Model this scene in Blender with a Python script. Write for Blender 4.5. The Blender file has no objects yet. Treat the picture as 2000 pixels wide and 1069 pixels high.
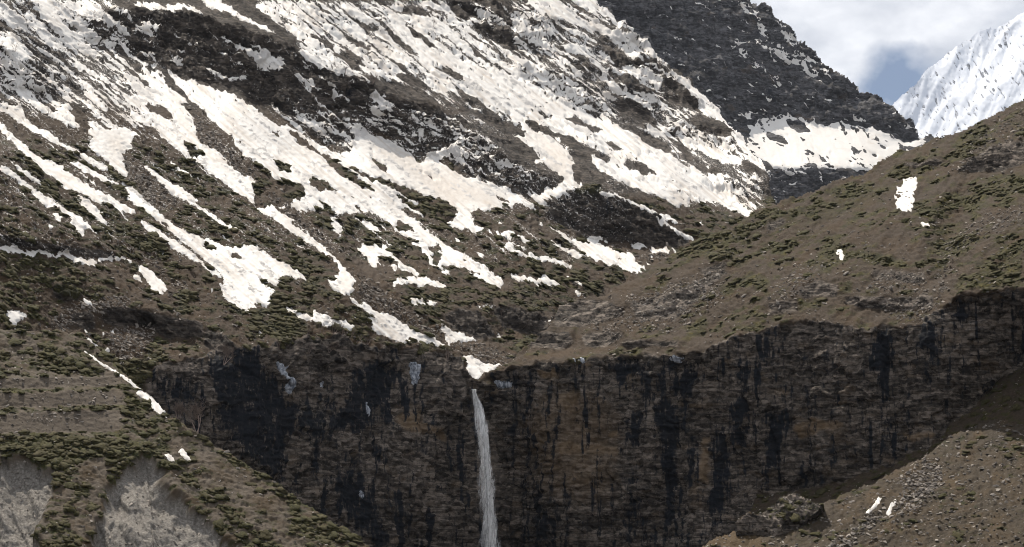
import bpy, math, random
import numpy as np

# ------------------------------------------------------------------ camera, world, sun, exposure
PITCH = math.radians(8.0)
FPX = 1000.0 / math.tan(math.radians(12.0))          # focal length in photo pixels (2000 wide)
SUN_EL, SUN_AZ = 58.0, -24.0                          # azimuth from +Y towards +X (negative: back left)

scene = bpy.context.scene
col = scene.collection
cam_d = bpy.data.cameras.new('camera')
cam_d.sensor_width = 36.0
cam_d.lens = 18.0 / math.tan(math.radians(12.0))
cam_d.clip_start = 1.0
cam_d.clip_end = 60000.0
cam = bpy.data.objects.new('camera', cam_d)
cam.location = (0, 0, 0)
cam.rotation_euler = (math.radians(90) + PITCH, 0, 0)
col.objects.link(cam)
scene.camera = cam

W = bpy.data.worlds.new('World')
scene.world = W
W.use_nodes = True
nt = W.node_tree
nt.nodes.clear()
def N(tree, t, **kw):
    n = tree.nodes.new(t)
    for k, v in kw.items():
        setattr(n, k, v)
    return n
out = N(nt, 'ShaderNodeOutputWorld')
bg = N(nt, 'ShaderNodeBackground')
sky = N(nt, 'ShaderNodeTexSky')
sky.sky_type = 'NISHITA'
sky.sun_disc = False
sky.sun_elevation = math.radians(SUN_EL)
sky.sun_rotation = math.radians(SUN_AZ)
sky.altitude = 3500
sky.air_density = 1.0
sky.dust_density = 0.6
tc = N(nt, 'ShaderNodeTexCoord')
mp = N(nt, 'ShaderNodeMapping')
mp.inputs['Scale'].default_value = (1.0, 1.0, 1.7)
mp.inputs['Location'].default_value = (1.3, 0.4, 0.9)
n1 = N(nt, 'ShaderNodeTexNoise'); n1.inputs['Scale'].default_value = 7.0
n1.inputs['Detail'].default_value = 8; n1.inputs['Roughness'].default_value = 0.52
n2 = N(nt, 'ShaderNodeTexNoise'); n2.inputs['Scale'].default_value = 22.0
n2.inputs['Detail'].default_value = 9; n2.inputs['Roughness'].default_value = 0.55
nt.links.new(tc.outputs['Generated'], mp.inputs['Vector'])
nt.links.new(mp.outputs['Vector'], n1.inputs['Vector'])
nt.links.new(mp.outputs['Vector'], n2.inputs['Vector'])
cr = N(nt, 'ShaderNodeValToRGB')
cr.color_ramp.elements[0].position = 0.41; cr.color_ramp.elements[0].color = (0, 0, 0, 1)
cr.color_ramp.elements[1].position = 0.60; cr.color_ramp.elements[1].color = (1, 1, 1, 1)
# one opening in the cloud above the saddle: distance from its direction, frayed by the noise
gap = N(nt, 'ShaderNodeVectorMath', operation='DISTANCE')
gm = N(nt, 'ShaderNodeMapping'); gm.inputs['Scale'].default_value = (.62, 1, 1)
gap.inputs[1].default_value = (.62 * .1475, .9570, .2140)
nt.links.new(tc.outputs['Generated'], gm.inputs['Vector']); nt.links.new(gm.outputs['Vector'], gap.inputs[0])
def wmath(op, a, b):
    n = N(nt, 'ShaderNodeMath', operation=op)
    for k, x in enumerate((a, b)):
        if isinstance(x, (int, float)): n.inputs[k].default_value = x
        else: nt.links.new(x, n.inputs[k])
    return n.outputs[0]
n3 = N(nt, 'ShaderNodeTexNoise'); n3.inputs['Scale'].default_value = 45.0; n3.inputs['Detail'].default_value = 7
nt.links.new(tc.outputs['Generated'], n3.inputs['Vector'])
hole = wmath('SUBTRACT', 1.0, wmath('MULTIPLY', gap.outputs['Value'], 46.0))
hole = wmath('MAXIMUM', wmath('ADD', hole, wmath('MULTIPLY', wmath('SUBTRACT', n3.outputs['Fac'], .5), 1.5)), 0.0)
nt.links.new(wmath('SUBTRACT', wmath('ADD', n1.outputs['Fac'], .10), wmath('MULTIPLY', hole, .32)), cr.inputs['Fac'])
cc = N(nt, 'ShaderNodeValToRGB')
cc.color_ramp.elements[0].position = 0.36; cc.color_ramp.elements[0].color = (9.6, 10.0, 11.0, 1)
cc.color_ramp.elements[1].position = 0.62; cc.color_ramp.elements[1].color = (16.5, 16.6, 17.0, 1)
nt.links.new(n2.outputs['Fac'], cc.inputs['Fac'])
mx = N(nt, 'ShaderNodeMix', data_type='RGBA')
nt.links.new(cr.outputs['Color'], mx.inputs['Factor'])
nt.links.new(sky.outputs['Color'], mx.inputs['A'])
nt.links.new(cc.outputs['Color'], mx.inputs['B'])
nt.links.new(mx.outputs['Result'], bg.inputs['Color'])
bg.inputs['Strength'].default_value = 0.05
nt.links.new(bg.outputs['Background'], out.inputs['Surface'])

az, el = math.radians(SUN_AZ), math.radians(SUN_EL)
sdir = np.array([math.sin(az) * math.cos(el), math.cos(az) * math.cos(el), math.sin(el)])
sun_d = bpy.data.lights.new('sun', 'SUN')
sun_d.energy = 5.0
sun_d.angle = math.radians(0.5)
sun_d.color = (1.0, 0.92, 0.81)
sun = bpy.data.objects.new('sun', sun_d)
from mathutils import Vector, Matrix
sun.rotation_euler = Vector(sdir).to_track_quat('Z', 'Y').to_euler()
col.objects.link(sun)
vs = scene.view_settings
vs.view_transform = 'Standard'
vs.look = 'None'
vs.exposure = 0.32
vs.gamma = 1.0
vs.use_curve_mapping = False
scene.cycles.filter_width = 1.0
scene.cycles.use_denoising = True
scene.cycles.max_bounces = 6
scene.cycles.diffuse_bounces = 2
scene.cycles.transparent_max_bounces = 24

# ------------------------------------------------------------------ numeric helpers
rng = np.random.default_rng(7)
random.seed(7)
G = 2.0
U0, U1, V0, V1 = -100.0, 2100.0, -80.0, 1150.0
us = np.arange(U0, U1 + .1, G)
vv = np.arange(V0, V1 + .1, G)
UU, VV = np.meshgrid(us, vv)
H_, W_ = UU.shape
cp, sp = math.cos(PITCH), math.sin(PITCH)
UP = np.array([0, -sp, cp]); FW = np.array([0, cp, sp])
def rays(u, v):
    xc = (np.asarray(u, float) - 1000.0) / FPX
    yc = (534.5 - np.asarray(v, float)) / FPX
    return np.stack([xc, cp - sp * yc, sp + cp * yc], -1)
DIR = rays(UU, VV)

PERM = rng.permutation(4096).astype(np.int64)
ANG = rng.random(4096) * 2 * np.pi
GX, GY = np.cos(ANG), np.sin(ANG)
def noise(x, y, seed=0):
    xi = np.floor(x).astype(np.int64); yi = np.floor(y).astype(np.int64)
    xf = x - xi; yf = y - yi
    u = xf * xf * xf * (xf * (xf * 6 - 15) + 10); w = yf * yf * yf * (yf * (yf * 6 - 15) + 10)
    def g(ix, iy, dx, dy):
        h = PERM[(PERM[(ix + seed * 131) & 4095] + iy + seed * 17) & 4095]
        return GX[h] * dx + GY[h] * dy
    a = g(xi, yi, xf, yf); b = g(xi + 1, yi, xf - 1, yf)
    c = g(xi, yi + 1, xf, yf - 1); d = g(xi + 1, yi + 1, xf - 1, yf - 1)
    return ((a + (b - a) * u) + ((c + (d - c) * u) - (a + (b - a) * u)) * w) * 1.5
def fbm(lx, ly, octs=4, theta=0.0, seed=0, rough=.5, ridged=False, X=None, Y=None):
    """noise over the grid; lx, ly = feature size in photo pixels along / across the direction theta (degrees below horizontal)"""
    X = UU if X is None else X; Y = VV if Y is None else Y
    t = math.radians(theta); c, s = math.cos(t), math.sin(t)
    a = (X * c + Y * s) / lx; b = (-X * s + Y * c) / ly
    r = np.zeros_like(a); amp = 1.0; tot = 0
    for o in range(octs):
        n = noise(a, b, seed + o)
        if ridged: n = 1 - 2 * np.abs(n)
        r += amp * n; tot += amp * amp
        amp *= rough; a = a * 2.03 + 17.3; b = b * 2.03 + 9.1
    return r * (1.45 / math.sqrt(tot))
def cells(lx, ly, theta=0.0, seed=0, warp=.35):
    """broken blocks: one random height (-1..1) per jittered cell of lx by ly photo pixels"""
    t = math.radians(theta); c, s = math.cos(t), math.sin(t)
    wx = warp * fbm(lx * 1.5, lx * 1.5, 3, 0, seed + 3); wy = warp * fbm(lx * 1.5, ly * 1.5, 3, theta, seed + 7)
    a = (UU * c + VV * s) / lx + wx; b = (-UU * s + VV * c) / ly + wy
    ia = np.floor(a).astype(np.int64); ib = np.floor(b).astype(np.int64)
    best = np.full(a.shape, 9.0); val = np.zeros(a.shape)
    for dx in (-1, 0, 1):
        for dy in (-1, 0, 1):
            h = PERM[(PERM[(ia + dx + seed * 57) & 4095] + ib + dy) & 4095]
            d = (ia + dx + .15 + .7 * (h & 63) / 63.0 - a) ** 2 + (ib + dy + .15 + .7 * ((h >> 6) & 63) / 63.0 - b) ** 2
            m = d < best
            best = np.where(m, d, best); val = np.where(m, PERM[(h + 77) & 4095] / 2047.5 - 1, val)
    return val
def blur(a, sig):
    """gaussian blur, sig in photo pixels"""
    s = sig / G
    if s < .3: return a
    r = int(math.ceil(3 * s)); k = np.exp(-.5 * (np.arange(-r, r + 1) / s) ** 2); k /= k.sum()
    for ax in (0, 1):
        n = a.shape[ax]
        pad = [(0, 0), (0, 0)]; pad[ax] = (r, r)
        b = np.pad(a, pad, 'edge'); m = n + 2 * r
        f = np.fft.rfft(b, m, axis=ax)
        kk = np.zeros(m); kk[:2 * r + 1] = k; kk = np.roll(kk, -r)
        kf = np.fft.rfft(kk)
        f *= kf[:, None] if ax == 0 else kf[None, :]
        b = np.fft.irfft(f, m, axis=ax)
        a = b[r:r + n] if ax == 0 else b[:, r:r + n]
    return a
Z = 500.0 / 1336.0
TILES = {'00': (0, 0), '01': (500, 0), '02': (1000, 0), '03': (1500, 0), '10': (0, 350), '11': (500, 350), '12': (1000, 350),
         '13': (1500, 350), '20': (0, 669), '21': (500, 669), '22': (1000, 669), '23': (1500, 669)}
def P_(pts, tile=None):
    p = np.array(pts, float).reshape(-1, 2)
    if tile:
        p = p * Z + np.array(TILES[tile])
    return p
WARPS = {}
def raster(p, warp=None):
    m = np.zeros((H_, W_), bool)
    e = 24 if warp else 1
    i0 = max(0, int((p[:, 0].min() - U0) / G) - e); i1 = min(W_, int((p[:, 0].max() - U0) / G) + e + 2)
    j0 = max(0, int((p[:, 1].min() - V0) / G) - e); j1 = min(H_, int((p[:, 1].max() - V0) / G) + e + 2)
    if i1 <= i0 or j1 <= j0: return m
    x = UU[j0:j1, i0:i1]; y = VV[j0:j1, i0:i1]
    if warp:
        x = x + WARPS[warp][0][j0:j1, i0:i1]; y = y + WARPS[warp][1][j0:j1, i0:i1]
    r = np.zeros(x.shape, bool)
    q = np.roll(p, -1, 0)
    for (xa, ya), (xb, yb) in zip(p, q):
        if ya == yb: continue
        c = ((ya > y) != (yb > y)) & (x < (xb - xa) * (y - ya) / (yb - ya) + xa)
        r ^= c
    m[j0:j1, i0:i1] = r
    return m
def soft(pts, sig, tile=None):
    return blur(raster(P_(pts, tile)).astype(float), sig)
def interp_line(pts, x):
    p = np.array(pts, float).reshape(-1, 2)
    return np.interp(x, p[:, 0], p[:, 1])
def poisson(gu, gv):
    """log-depth whose gradient per grid step is closest to (gu, gv)"""
    ex = .5 * (gu[:, 1:] + gu[:, :-1]); ey = .5 * (gv[1:] + gv[:-1])
    d = np.zeros((H_, W_))
    d[:, :-1] += ex; d[:, 1:] -= ex; d[:-1] += ey; d[1:] -= ey
    m = np.concatenate([d, d[:, ::-1]], 1); m = np.concatenate([m, m[::-1]], 0)
    F = np.fft.rfft2(m)
    ky = 2 * np.cos(2 * np.pi * np.arange(2 * H_) / (2 * H_)) - 2
    kx = 2 * np.cos(2 * np.pi * np.arange(W_ + 1) / (2 * W_)) - 2
    den = ky[:, None] + kx[None, :]; den[0, 0] = 1
    F /= den; F[0, 0] = 0
    return np.fft.irfft2(F, m.shape)[:H_, :W_]
def depth_from_normals(alpha, phi, anchor):
    """alpha: slope in degrees, phi: downhill azimuth in degrees (0 towards the camera, + to the right)"""
    a, p = np.radians(alpha), np.radians(phi)
    n = np.stack([np.sin(a) * np.sin(p), -np.sin(a) * np.cos(p), np.cos(a)], -1)
    nd = (n * DIR).sum(-1)
    nd = np.minimum(nd, -0.07)
    gu = -(n[..., 0] / FPX) / nd * G
    gv = (n @ UP / FPX) / nd * G
    L = poisson(gu, gv)
    u, v, D = anchor
    L += math.log(D) - L[int((v - V0) / G), int((u - U0) / G)]
    return np.exp(L)
def grid_normals(P):
    du = np.gradient(P, axis=1); dv = np.gradient(P, axis=0)
    n = np.cross(dv, du)
    n = n / (np.linalg.norm(n, axis=-1, keepdims=True) + 1e-12)
    s = np.where((n * DIR).sum(-1, keepdims=True) > 0, -1.0, 1.0)
    return n * s
class Angles:
    def __init__(self, a, p):
        self.a = np.full((H_, W_), float(a)); self.p = np.full((H_, W_), float(p))
    def put(self, m, a=None, p=None):
        if a is not None: self.a += (a - self.a) * m
        if p is not None: self.p += (p - self.p) * m

# ------------------------------------------------------------------ mesh helpers
def tag(o, label=None, cat=None, group=None, kind=None):
    if label: o['label'] = label
    if cat: o['category'] = cat
    if group: o['group'] = group
    if kind: o['kind'] = kind
    return o
def mesh_obj(name, verts, quads, mat, parent=None, tris=None, smooth=True, attrs=None):
    me = bpy.data.meshes.new(name)
    verts = np.asarray(verts, np.float32)
    nq = 0 if quads is None else len(quads); ntri = 0 if tris is None else len(tris)
    loops = []
    if nq: loops.append(np.asarray(quads, np.int32).ravel())
    if ntri: loops.append(np.asarray(tris, np.int32).ravel())
    loops = np.concatenate(loops)
    sizes = np.concatenate([np.full(nq, 4, np.int32), np.full(ntri, 3, np.int32)])
    me.vertices.add(len(verts)); me.vertices.foreach_set('co', verts.ravel())
    me.loops.add(len(loops)); me.loops.foreach_set('vertex_index', loops)
    me.polygons.add(len(sizes))
    me.polygons.foreach_set('loop_start', np.concatenate([[0], np.cumsum(sizes)[:-1]]).astype(np.int32))
    me.polygons.foreach_set('use_smooth', np.full(len(sizes), smooth))
    me.update(calc_edges=True)
    for k, a in (attrs or {}).items():
        at = me.attributes.new(k, 'FLOAT', 'POINT')
        at.data.foreach_set('value', np.asarray(a, np.float32))
    if mat: me.materials.append(mat)
    o = bpy.data.objects.new(name, me)
    col.objects.link(o)
    if parent: o.parent = parent
    return o
def grid_mesh(name, P, mask, mat, attrs=None, skirt=(), smooth=True, parent=None):
    """the masked part of the grid as one mesh; boundary edges are drawn back by the skirt vectors"""
    q = mask[:-1, :-1] & mask[1:, :-1] & mask[1:, 1:] & mask[:-1, 1:]
    used = np.zeros_like(mask)
    used[:-1, :-1] |= q; used[1:, :-1] |= q; used[1:, 1:] |= q; used[:-1, 1:] |= q
    idx = np.full(mask.shape, -1, np.int64); idx[used] = np.arange(used.sum())
    j, i = np.nonzero(q)
    quads = np.stack([idx[j, i], idx[j + 1, i], idx[j + 1, i + 1], idx[j, i + 1]], 1)
    V = P[used]
    A = {k: a[used] for k, a in (attrs or {}).items()}
    if len(skirt):
        e = np.concatenate([quads[:, [0, 1]], quads[:, [1, 2]], quads[:, [2, 3]], quads[:, [3, 0]]])
        key = np.minimum(e[:, 0], e[:, 1]) * (len(V) + 1) + np.maximum(e[:, 0], e[:, 1])
        _, inv, cnt = np.unique(key, return_inverse=True, return_counts=True)
        b = e[cnt[inv] == 1]
        bv = np.unique(b)
        jj, ii = np.nonzero(used); jb, ib = jj[bv], ii[bv]
        wing = np.zeros((len(bv), 3)); onb = np.zeros(len(bv), bool)
        dist = np.linalg.norm(V[bv], axis=1, keepdims=True)
        def run(a, w=41):
            k = np.ones(w) / w
            return np.stack([np.convolve(np.pad(a[:, c], w // 2, 'edge'), k, 'valid') for c in range(3)], 1)
        for sel, ext in ((ib == W_ - 1, lambda: run(P[:, -1] - P[:, -50])[jb]), (ib == 0, lambda: run(P[:, 0] - P[:, 49])[jb]), (jb == 0, lambda: run(P[0] - P[40])[ib]), (jb == H_ - 1, lambda: run(P[-1] - P[-40])[ib])):
            if sel.any():
                e_ = ext(); e_ /= np.linalg.norm(e_, axis=1, keepdims=True) + 1e-9
                wing[sel] = (e_ * dist * .12)[sel]; onb |= sel
        mp_ = np.full(len(V), -1, np.int64); mp_[bv] = bv
        cur = mp_
        for s in skirt:
            new = np.full(len(mp_), -1, np.int64); new[bv] = len(V) + np.arange(len(bv))
            off = np.where(onb[:, None], wing, np.array(s) * (1 + .25 * rng.standard_normal((len(bv), 1))))
            V = np.concatenate([V, V[cur[bv]] + off])
            for k in A: A[k] = np.concatenate([A[k], A[k][bv]])
            quads = np.concatenate([quads, np.stack([cur[b[:, 1]], cur[b[:, 0]], new[b[:, 0]], new[b[:, 1]]], 1)])
            cur = new
    return mesh_obj(name, V, quads, mat, parent, smooth=smooth, attrs=A)

# ------------------------------------------------------------------ materials
def newmat(name):
    m = bpy.data.materials.new(name); m.use_nodes = True
    t = m.node_tree; t.nodes.clear()
    o = N(t, 'ShaderNodeOutputMaterial'); b = N(t, 'ShaderNodeBsdfPrincipled')
    b.inputs['Roughness'].default_value = .9
    b.inputs['Specular IOR Level'].default_value = .15
    t.links.new(b.outputs[0], o.inputs['Surface'])
    return m, t, b
def tex(t, scale, detail=6, rough=.6, stretch=None, dist=0.0):
    c = N(t, 'ShaderNodeTexCoord'); n = N(t, 'ShaderNodeTexNoise')
    n.inputs['Scale'].default_value = scale; n.inputs['Detail'].default_value = detail
    n.inputs['Roughness'].default_value = rough; n.inputs['Distortion'].default_value = dist
    if stretch:
        mpp = N(t, 'ShaderNodeMapping'); mpp.inputs['Scale'].default_value = stretch
        t.links.new(c.outputs['Object'], mpp.inputs['Vector']); t.links.new(mpp.outputs['Vector'], n.inputs['Vector'])
    else:
        t.links.new(c.outputs['Object'], n.inputs['Vector'])
    return n.outputs['Fac']
def ramp(t, fac, stops):
    r = N(t, 'ShaderNodeValToRGB'); e = r.color_ramp.elements
    while len(e) < len(stops): e.new(.5)
    for k, (p, c) in enumerate(stops):
        e[k].position = p; e[k].color = (*c, 1) if len(c) == 3 else c
    t.links.new(fac, r.inputs['Fac'])
    return r.outputs['Color']
def math_(t, op, a, b=None, clamp=False):
    n = N(t, 'ShaderNodeMath', operation=op, use_clamp=clamp)
    for k, x in enumerate((a, b)):
        if x is None: continue
        if isinstance(x, (int, float)): n.inputs[k].default_value = x
        else: t.links.new(x, n.inputs[k])
    return n.outputs[0]
def mix(t, f, a, b):
    n = N(t, 'ShaderNodeMix', data_type='RGBA')
    for k, x in (('Factor', f), ('A', a), ('B', b)):
        if isinstance(x, tuple): n.inputs[k].default_value = (*x, 1)
        elif isinstance(x, (int, float)): n.inputs[k].default_value = x
        else: t.links.new(x, n.inputs[k])
    return n.outputs['Result']
def attr(t, name):
    a = N(t, 'ShaderNodeAttribute'); a.attribute_name = name
    return a.outputs['Fac']
def edge(t, a, nz, amp=.5, width=.12):
    """attribute a made ragged with noise and thresholded at a half"""
    s = math_(t, 'ADD', a, math_(t, 'MULTIPLY', math_(t, 'SUBTRACT', nz, .5), amp))
    return math_(t, 'DIVIDE', math_(t, 'SUBTRACT', s, .5 - width), 2 * width, clamp=True)
def terrain_mat(name, rock, scree, veg, dry, sc=1.0, bump=.5, con=1.0):
    m, t, b = newmat(name)
    big = tex(t, .05 / sc, 5); mid = tex(t, .45 / sc, 6, .65); fine = tex(t, 2.2 / sc, 5, .7)
    def blocks(scale, stretch):
        c = N(t, 'ShaderNodeTexCoord'); mpp = N(t, 'ShaderNodeMapping'); mpp.inputs['Scale'].default_value = stretch
        nz = N(t, 'ShaderNodeTexNoise'); nz.inputs['Scale'].default_value = scale * .8; nz.inputs['Detail'].default_value = 4
        va = N(t, 'ShaderNodeVectorMath', operation='MULTIPLY_ADD'); va.inputs[1].default_value = (1.6 / scale,) * 3
        vo = N(t, 'ShaderNodeTexVoronoi'); vo.inputs['Scale'].default_value = scale
        t.links.new(c.outputs['Object'], mpp.inputs['Vector']); t.links.new(mpp.outputs['Vector'], nz.inputs['Vector'])
        t.links.new(nz.outputs['Color'], va.inputs[0]); t.links.new(mpp.outputs['Vector'], va.inputs[2]); t.links.new(va.outputs[0], vo.inputs['Vector'])
        sep = N(t, 'ShaderNodeSeparateColor'); t.links.new(vo.outputs['Color'], sep.inputs[0])
        return sep.outputs[0]
    nzr = tex(t, 1.1 / sc, 7, .72, None, .3)
    strata = math_(t, 'ADD', math_(t, 'MULTIPLY', nzr, .62), math_(t, 'ADD', math_(t, 'MULTIPLY', blocks(.22 / sc, (1, 1, 2.2)), .17), math_(t, 'MULTIPLY', blocks(.8 / sc, (1, 1, 2.6)), .21)))
    streak = tex(t, .55 / sc, 6, .7, (2.4, 2.4, .2), .2)
    c_rock = ramp(t, strata, [(.36, tuple(x * .22 for x in rock)), (.50, rock), (.66, tuple(x * 2.5 for x in rock))])
    bed = tex(t, 1.5 / sc, 4, .6, (.12, .12, 1.9), .7)
    c_rock = mix(t, ramp(t, bed, [(.40, (.62,) * 3), (.47, (0,) * 3)]), c_rock, tuple(x * .2 for x in rock))
    c_rock = mix(t, attr(t, 'slate'), c_rock, mix(t, .52, c_rock, (.018, .015, .013)))
    c_rock = mix(t, math_(t, 'MULTIPLY', edge(t, attr(t, 'ochre'), mid, .6, .25), .65), c_rock, (.19, .13, .075))
    c_rock = mix(t, math_(t, 'MULTIPLY', edge(t, attr(t, 'stain'), streak, 1.3, .10), .94), c_rock, (.007, .0095, .014))
    c_scree = ramp(t, fine, [(.33, tuple(x * (1 - .5 * con) for x in scree)), (.52, scree), (.66, tuple(x * (1 + .35 * con) for x in scree)), (.76, tuple(x * (1 + 1.6 * con) for x in scree))])
    c_scree = mix(t, big, c_scree, mix(t, .5, c_scree, dry))
    c_scree = mix(t, attr(t, 'clay'), c_scree, ramp(t, fine, [(.36, (.11, .10, .088)), (.54, (.19, .175, .155)), (.68, (.30, .28, .25))]))
    c_veg = ramp(t, mid, [(.34, tuple(x * .45 for x in veg)), (.52, veg), (.70, (veg[0] * 2.0, veg[1] * 1.8, veg[2] * 1.4))])
    c = mix(t, edge(t, attr(t, 'rock'), mid, .5, .15), c_scree, c_rock)
    c = mix(t, edge(t, attr(t, 'dry'), mid, .7, .25), c, mix(t, fine, tuple(x * .55 for x in dry), tuple(x * 1.35 for x in dry)))
    c = mix(t, edge(t, attr(t, 'veg'), fine, .5, .12), c, c_veg)
    c = mix(t, math_(t, 'MULTIPLY', edge(t, attr(t, 'dust'), fine, 2.0, .08), .9), c, (.62, .60, .575))
    t.links.new(c, b.inputs['Base Color'])
    bp = N(t, 'ShaderNodeBump'); bp.inputs['Strength'].default_value = bump; bp.inputs['Distance'].default_value = .55 * sc
    t.links.new(math_(t, 'ADD', mid, math_(t, 'MULTIPLY', fine, .5)), bp.inputs['Height'])
    t.links.new(bp.outputs[0], b.inputs['Normal'])
    return m
def snow_mat(name, sc=1.0, dirt=.5, blue=False):
    m, t, b = newmat(name)
    a = tex(t, .12 / sc, 6, .6); f = tex(t, 1.3 / sc, 5, .7)
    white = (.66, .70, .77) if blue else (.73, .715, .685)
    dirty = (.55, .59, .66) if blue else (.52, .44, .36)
    c = ramp(t, a, [(.36, white), (.62, tuple(x * .93 for x in white)), (.82, dirty)])
    c = mix(t, math_(t, 'MULTIPLY', edge(t, attr(t, 'dirt'), f, .9, .4), dirt), c, (.34, .27, .205))
    c = mix(t, math_(t, 'MULTIPLY', f, .12), c, dirty)
    t.links.new(c, b.inputs['Base Color'])
    b.inputs['Roughness'].default_value = .65
    bp = N(t, 'ShaderNodeBump'); bp.inputs['Strength'].default_value = .35; bp.inputs['Distance'].default_value = .25 * sc
    t.links.new(math_(t, 'ADD', a, math_(t, 'MULTIPLY', f, .35)), bp.inputs['Height'])
    t.links.new(bp.outputs[0], b.inputs['Normal'])
    return m
ROCK, SCREE, VEG, DRY = (.080, .067, .056), (.058, .043, .031), (.028, .027, .011), (.060, .039, .022)
M_slope = terrain_mat('slope_ground', ROCK, SCREE, VEG, DRY, 1.1, .9)
M_hill = terrain_mat('hill_ground', ROCK, (.050, .038, .028), (.040, .037, .012), (.060, .040, .023), 1.0, .9)
M_front = terrain_mat('front_ground', ROCK, (.046, .039, .030), (.030, .032, .012), (.080, .055, .030), .8, .9)
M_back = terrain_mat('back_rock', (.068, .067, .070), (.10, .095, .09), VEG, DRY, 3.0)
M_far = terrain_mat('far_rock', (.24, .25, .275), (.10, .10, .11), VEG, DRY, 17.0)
M_snow = snow_mat('old_snow', 1.3)
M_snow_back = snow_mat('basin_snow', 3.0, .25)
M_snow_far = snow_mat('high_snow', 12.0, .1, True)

# ------------------------------------------------------------------ snow as a real sheet
def components(m):
    lab = np.zeros(m.shape, np.int32); n = 0
    mm = np.pad(m, 1); L = np.zeros(mm.shape, np.int32); Wd = mm.shape[1]
    flat = mm.ravel(); lf = L.ravel()
    for s in np.flatnonzero(flat):
        if lf[s]: continue
        n += 1; lf[s] = n; st = [s]
        while st:
            c = st.pop()
            for k in (c - 1, c + 1, c - Wd, c + Wd, c - Wd - 1, c - Wd + 1, c + Wd - 1, c + Wd + 1):
                if flat[k] and not lf[k]:
                    lf[k] = n; st.append(k)
    return L[1:-1, 1:-1], n
def dilate(m, n=1):
    for _ in range(n):
        r = m.copy(); r[1:] |= m[:-1]; r[:-1] |= m[1:]; r[:, 1:] |= m[:, :-1]; r[:, :-1] |= m[:, 1:]; m = r
    return m
def erode(m, n=1): return ~dilate(~m, n)
def lay_snow(field, Psmooth, Pfine, mask, mat, dirt, seeds, cover_label, hi=2.0, lo=-2.5, k=9.0, group=None):
    """field > 0: snow. One mesh per named patch (seeds: (u, v, label)), the rest one mesh of kind stuff"""
    wi = (.72 * ss(field, .12, .55))[..., None]
    Ps = Psmooth * wi + Pfine * (1 - wi)
    n = grid_normals(Ps)
    mpp = np.linalg.norm(Ps, axis=-1) / FPX
    h = (np.clip(field * k * .5, lo * .5, hi * .32) + .9 * wi[..., 0]) * mpp
    S = Ps + n * h[..., None]
    pos = (field > 0) & mask
    lab, cnt = components(pos)
    near = dilate(pos, 1) & mask
    taken = np.zeros(pos.shape, bool)
    for (u, v, label) in seeds:
        j, i = int(round((v - V0) / G)), int(round((u - U0) / G))
        w = lab[max(0, j - 5):j + 6, max(0, i - 5):i + 6].ravel(); w = w[w > 0]
        if not len(w): 
            print('no snow at', u, v); continue
        c = np.bincount(w).argmax()
        me = (lab == c)
        if (me & taken).any():
            print('shared snow', u, v); continue
        taken |= me
        o = grid_mesh('snow_patch', S, dilate(me, 1) & mask, mat, {'dirt': dirt})
        tag(o, label, 'snow patch', group)
    rest = pos & ~taken
    if rest.sum() < 8: return
    rest = dilate(rest, 1) & mask
    o = grid_mesh('snow', S, rest, mat, {'dirt': dirt})
    tag(o, cover_label, 'snow', None, 'stuff')
# ------------------------------------------------------------------ outlines (photo pixels)
SIL_D = [930, 738, 950, 724, 990, 716, 1006, 700, 1018, 682, 1040, 662, 1072, 636, 1092, 600, 1125, 584, 1180, 576, 1200, 562, 1262, 530, 1300, 505,
         1335, 482, 1400, 454, 1460, 424, 1475, 408, 1520, 394, 1560, 382, 1600, 366, 1640, 352, 1690, 336, 1722, 312, 1752, 298, 1800, 282, 1830, 268,
         1880, 256, 1922, 231, 1960, 212, 2000, 190, 2100, 140]
RIM_D = [930, 738, 950, 724, 1000, 716, 1050, 706, 1130, 706, 1200, 693, 1300, 692, 1370, 688, 1395, 676, 1440, 655, 1500, 642, 1540, 628, 1600, 622, 1680, 642,
         1720, 637, 1800, 632, 1835, 602, 1852, 590, 1900, 574, 2000, 562, 2100, 552]
BASE_D = [930, 1250, 1400, 1110, 1480, 962, 1560, 955, 1650, 940, 1700, 915, 1760, 895, 1810, 872, 1845, 838, 1900, 792, 1950, 742, 2000, 702, 2100, 622]
SIL_CB = [1130, -80, 1150, -8, 1182, 16, 1230, 48, 1256, 82, 1285, 112, 1318, 131, 1342, 150, 1372, 182, 1392, 203, 1421, 238, 1446, 266, 1462, 288, 1484, 312, 1500, 340, 1508, 372, 1522, 405]
SIL_B = [1100, -80, 1400, -40, 1430, -8, 1480, 4, 1505, 14, 1518, 38, 1540, 50, 1556, 76, 1580, 86, 1590, 101, 1604, 123, 1640, 150, 1668, 165, 1680, 180, 1712, 189,
         1724, 204, 1750, 212, 1768, 226, 1781, 246, 1796, 268, 1812, 266, 1830, 272, 1900, 330]
SIL_A = [1700, 262, 1738, 216, 1760, 192, 1790, 163, 1812, 135, 1834, 117, 1858, 100, 1880, 84, 1912, 66, 1950, 52, 2000, 28, 2100, -40]
RIM_C = [200, 790, 262, 760, 290, 738, 306, 712, 400, 692, 430, 682, 520, 674, 600, 660, 650, 654, 720, 674, 800, 680, 870, 688, 895, 694, 912, 720, 925, 744, 1000, 748, 1200, 800]
SIL_E = [-100, 632, 60, 646, 150, 648, 180, 672, 215, 703, 282, 764, 330, 808, 365, 832, 420, 868, 520, 930, 620, 1000, 725, 1071, 840, 1150]
SIL_F = [1340, 1090, 1365, 1070, 1400, 1050, 1432, 1036, 1500, 1046, 1545, 1038, 1600, 990, 1640, 968, 1700, 945, 1762, 914, 1820, 880, 1852, 856, 1900, 832, 1950, 820, 1966, 819, 2000, 796, 2100, 740]
def line(a, U=UU): return interp_line(a, U)
def wob(a, seed, amp=5.0, wl=26):
    return line(a) + amp * fbm(wl, 1e6, 3, 0, seed)
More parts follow.
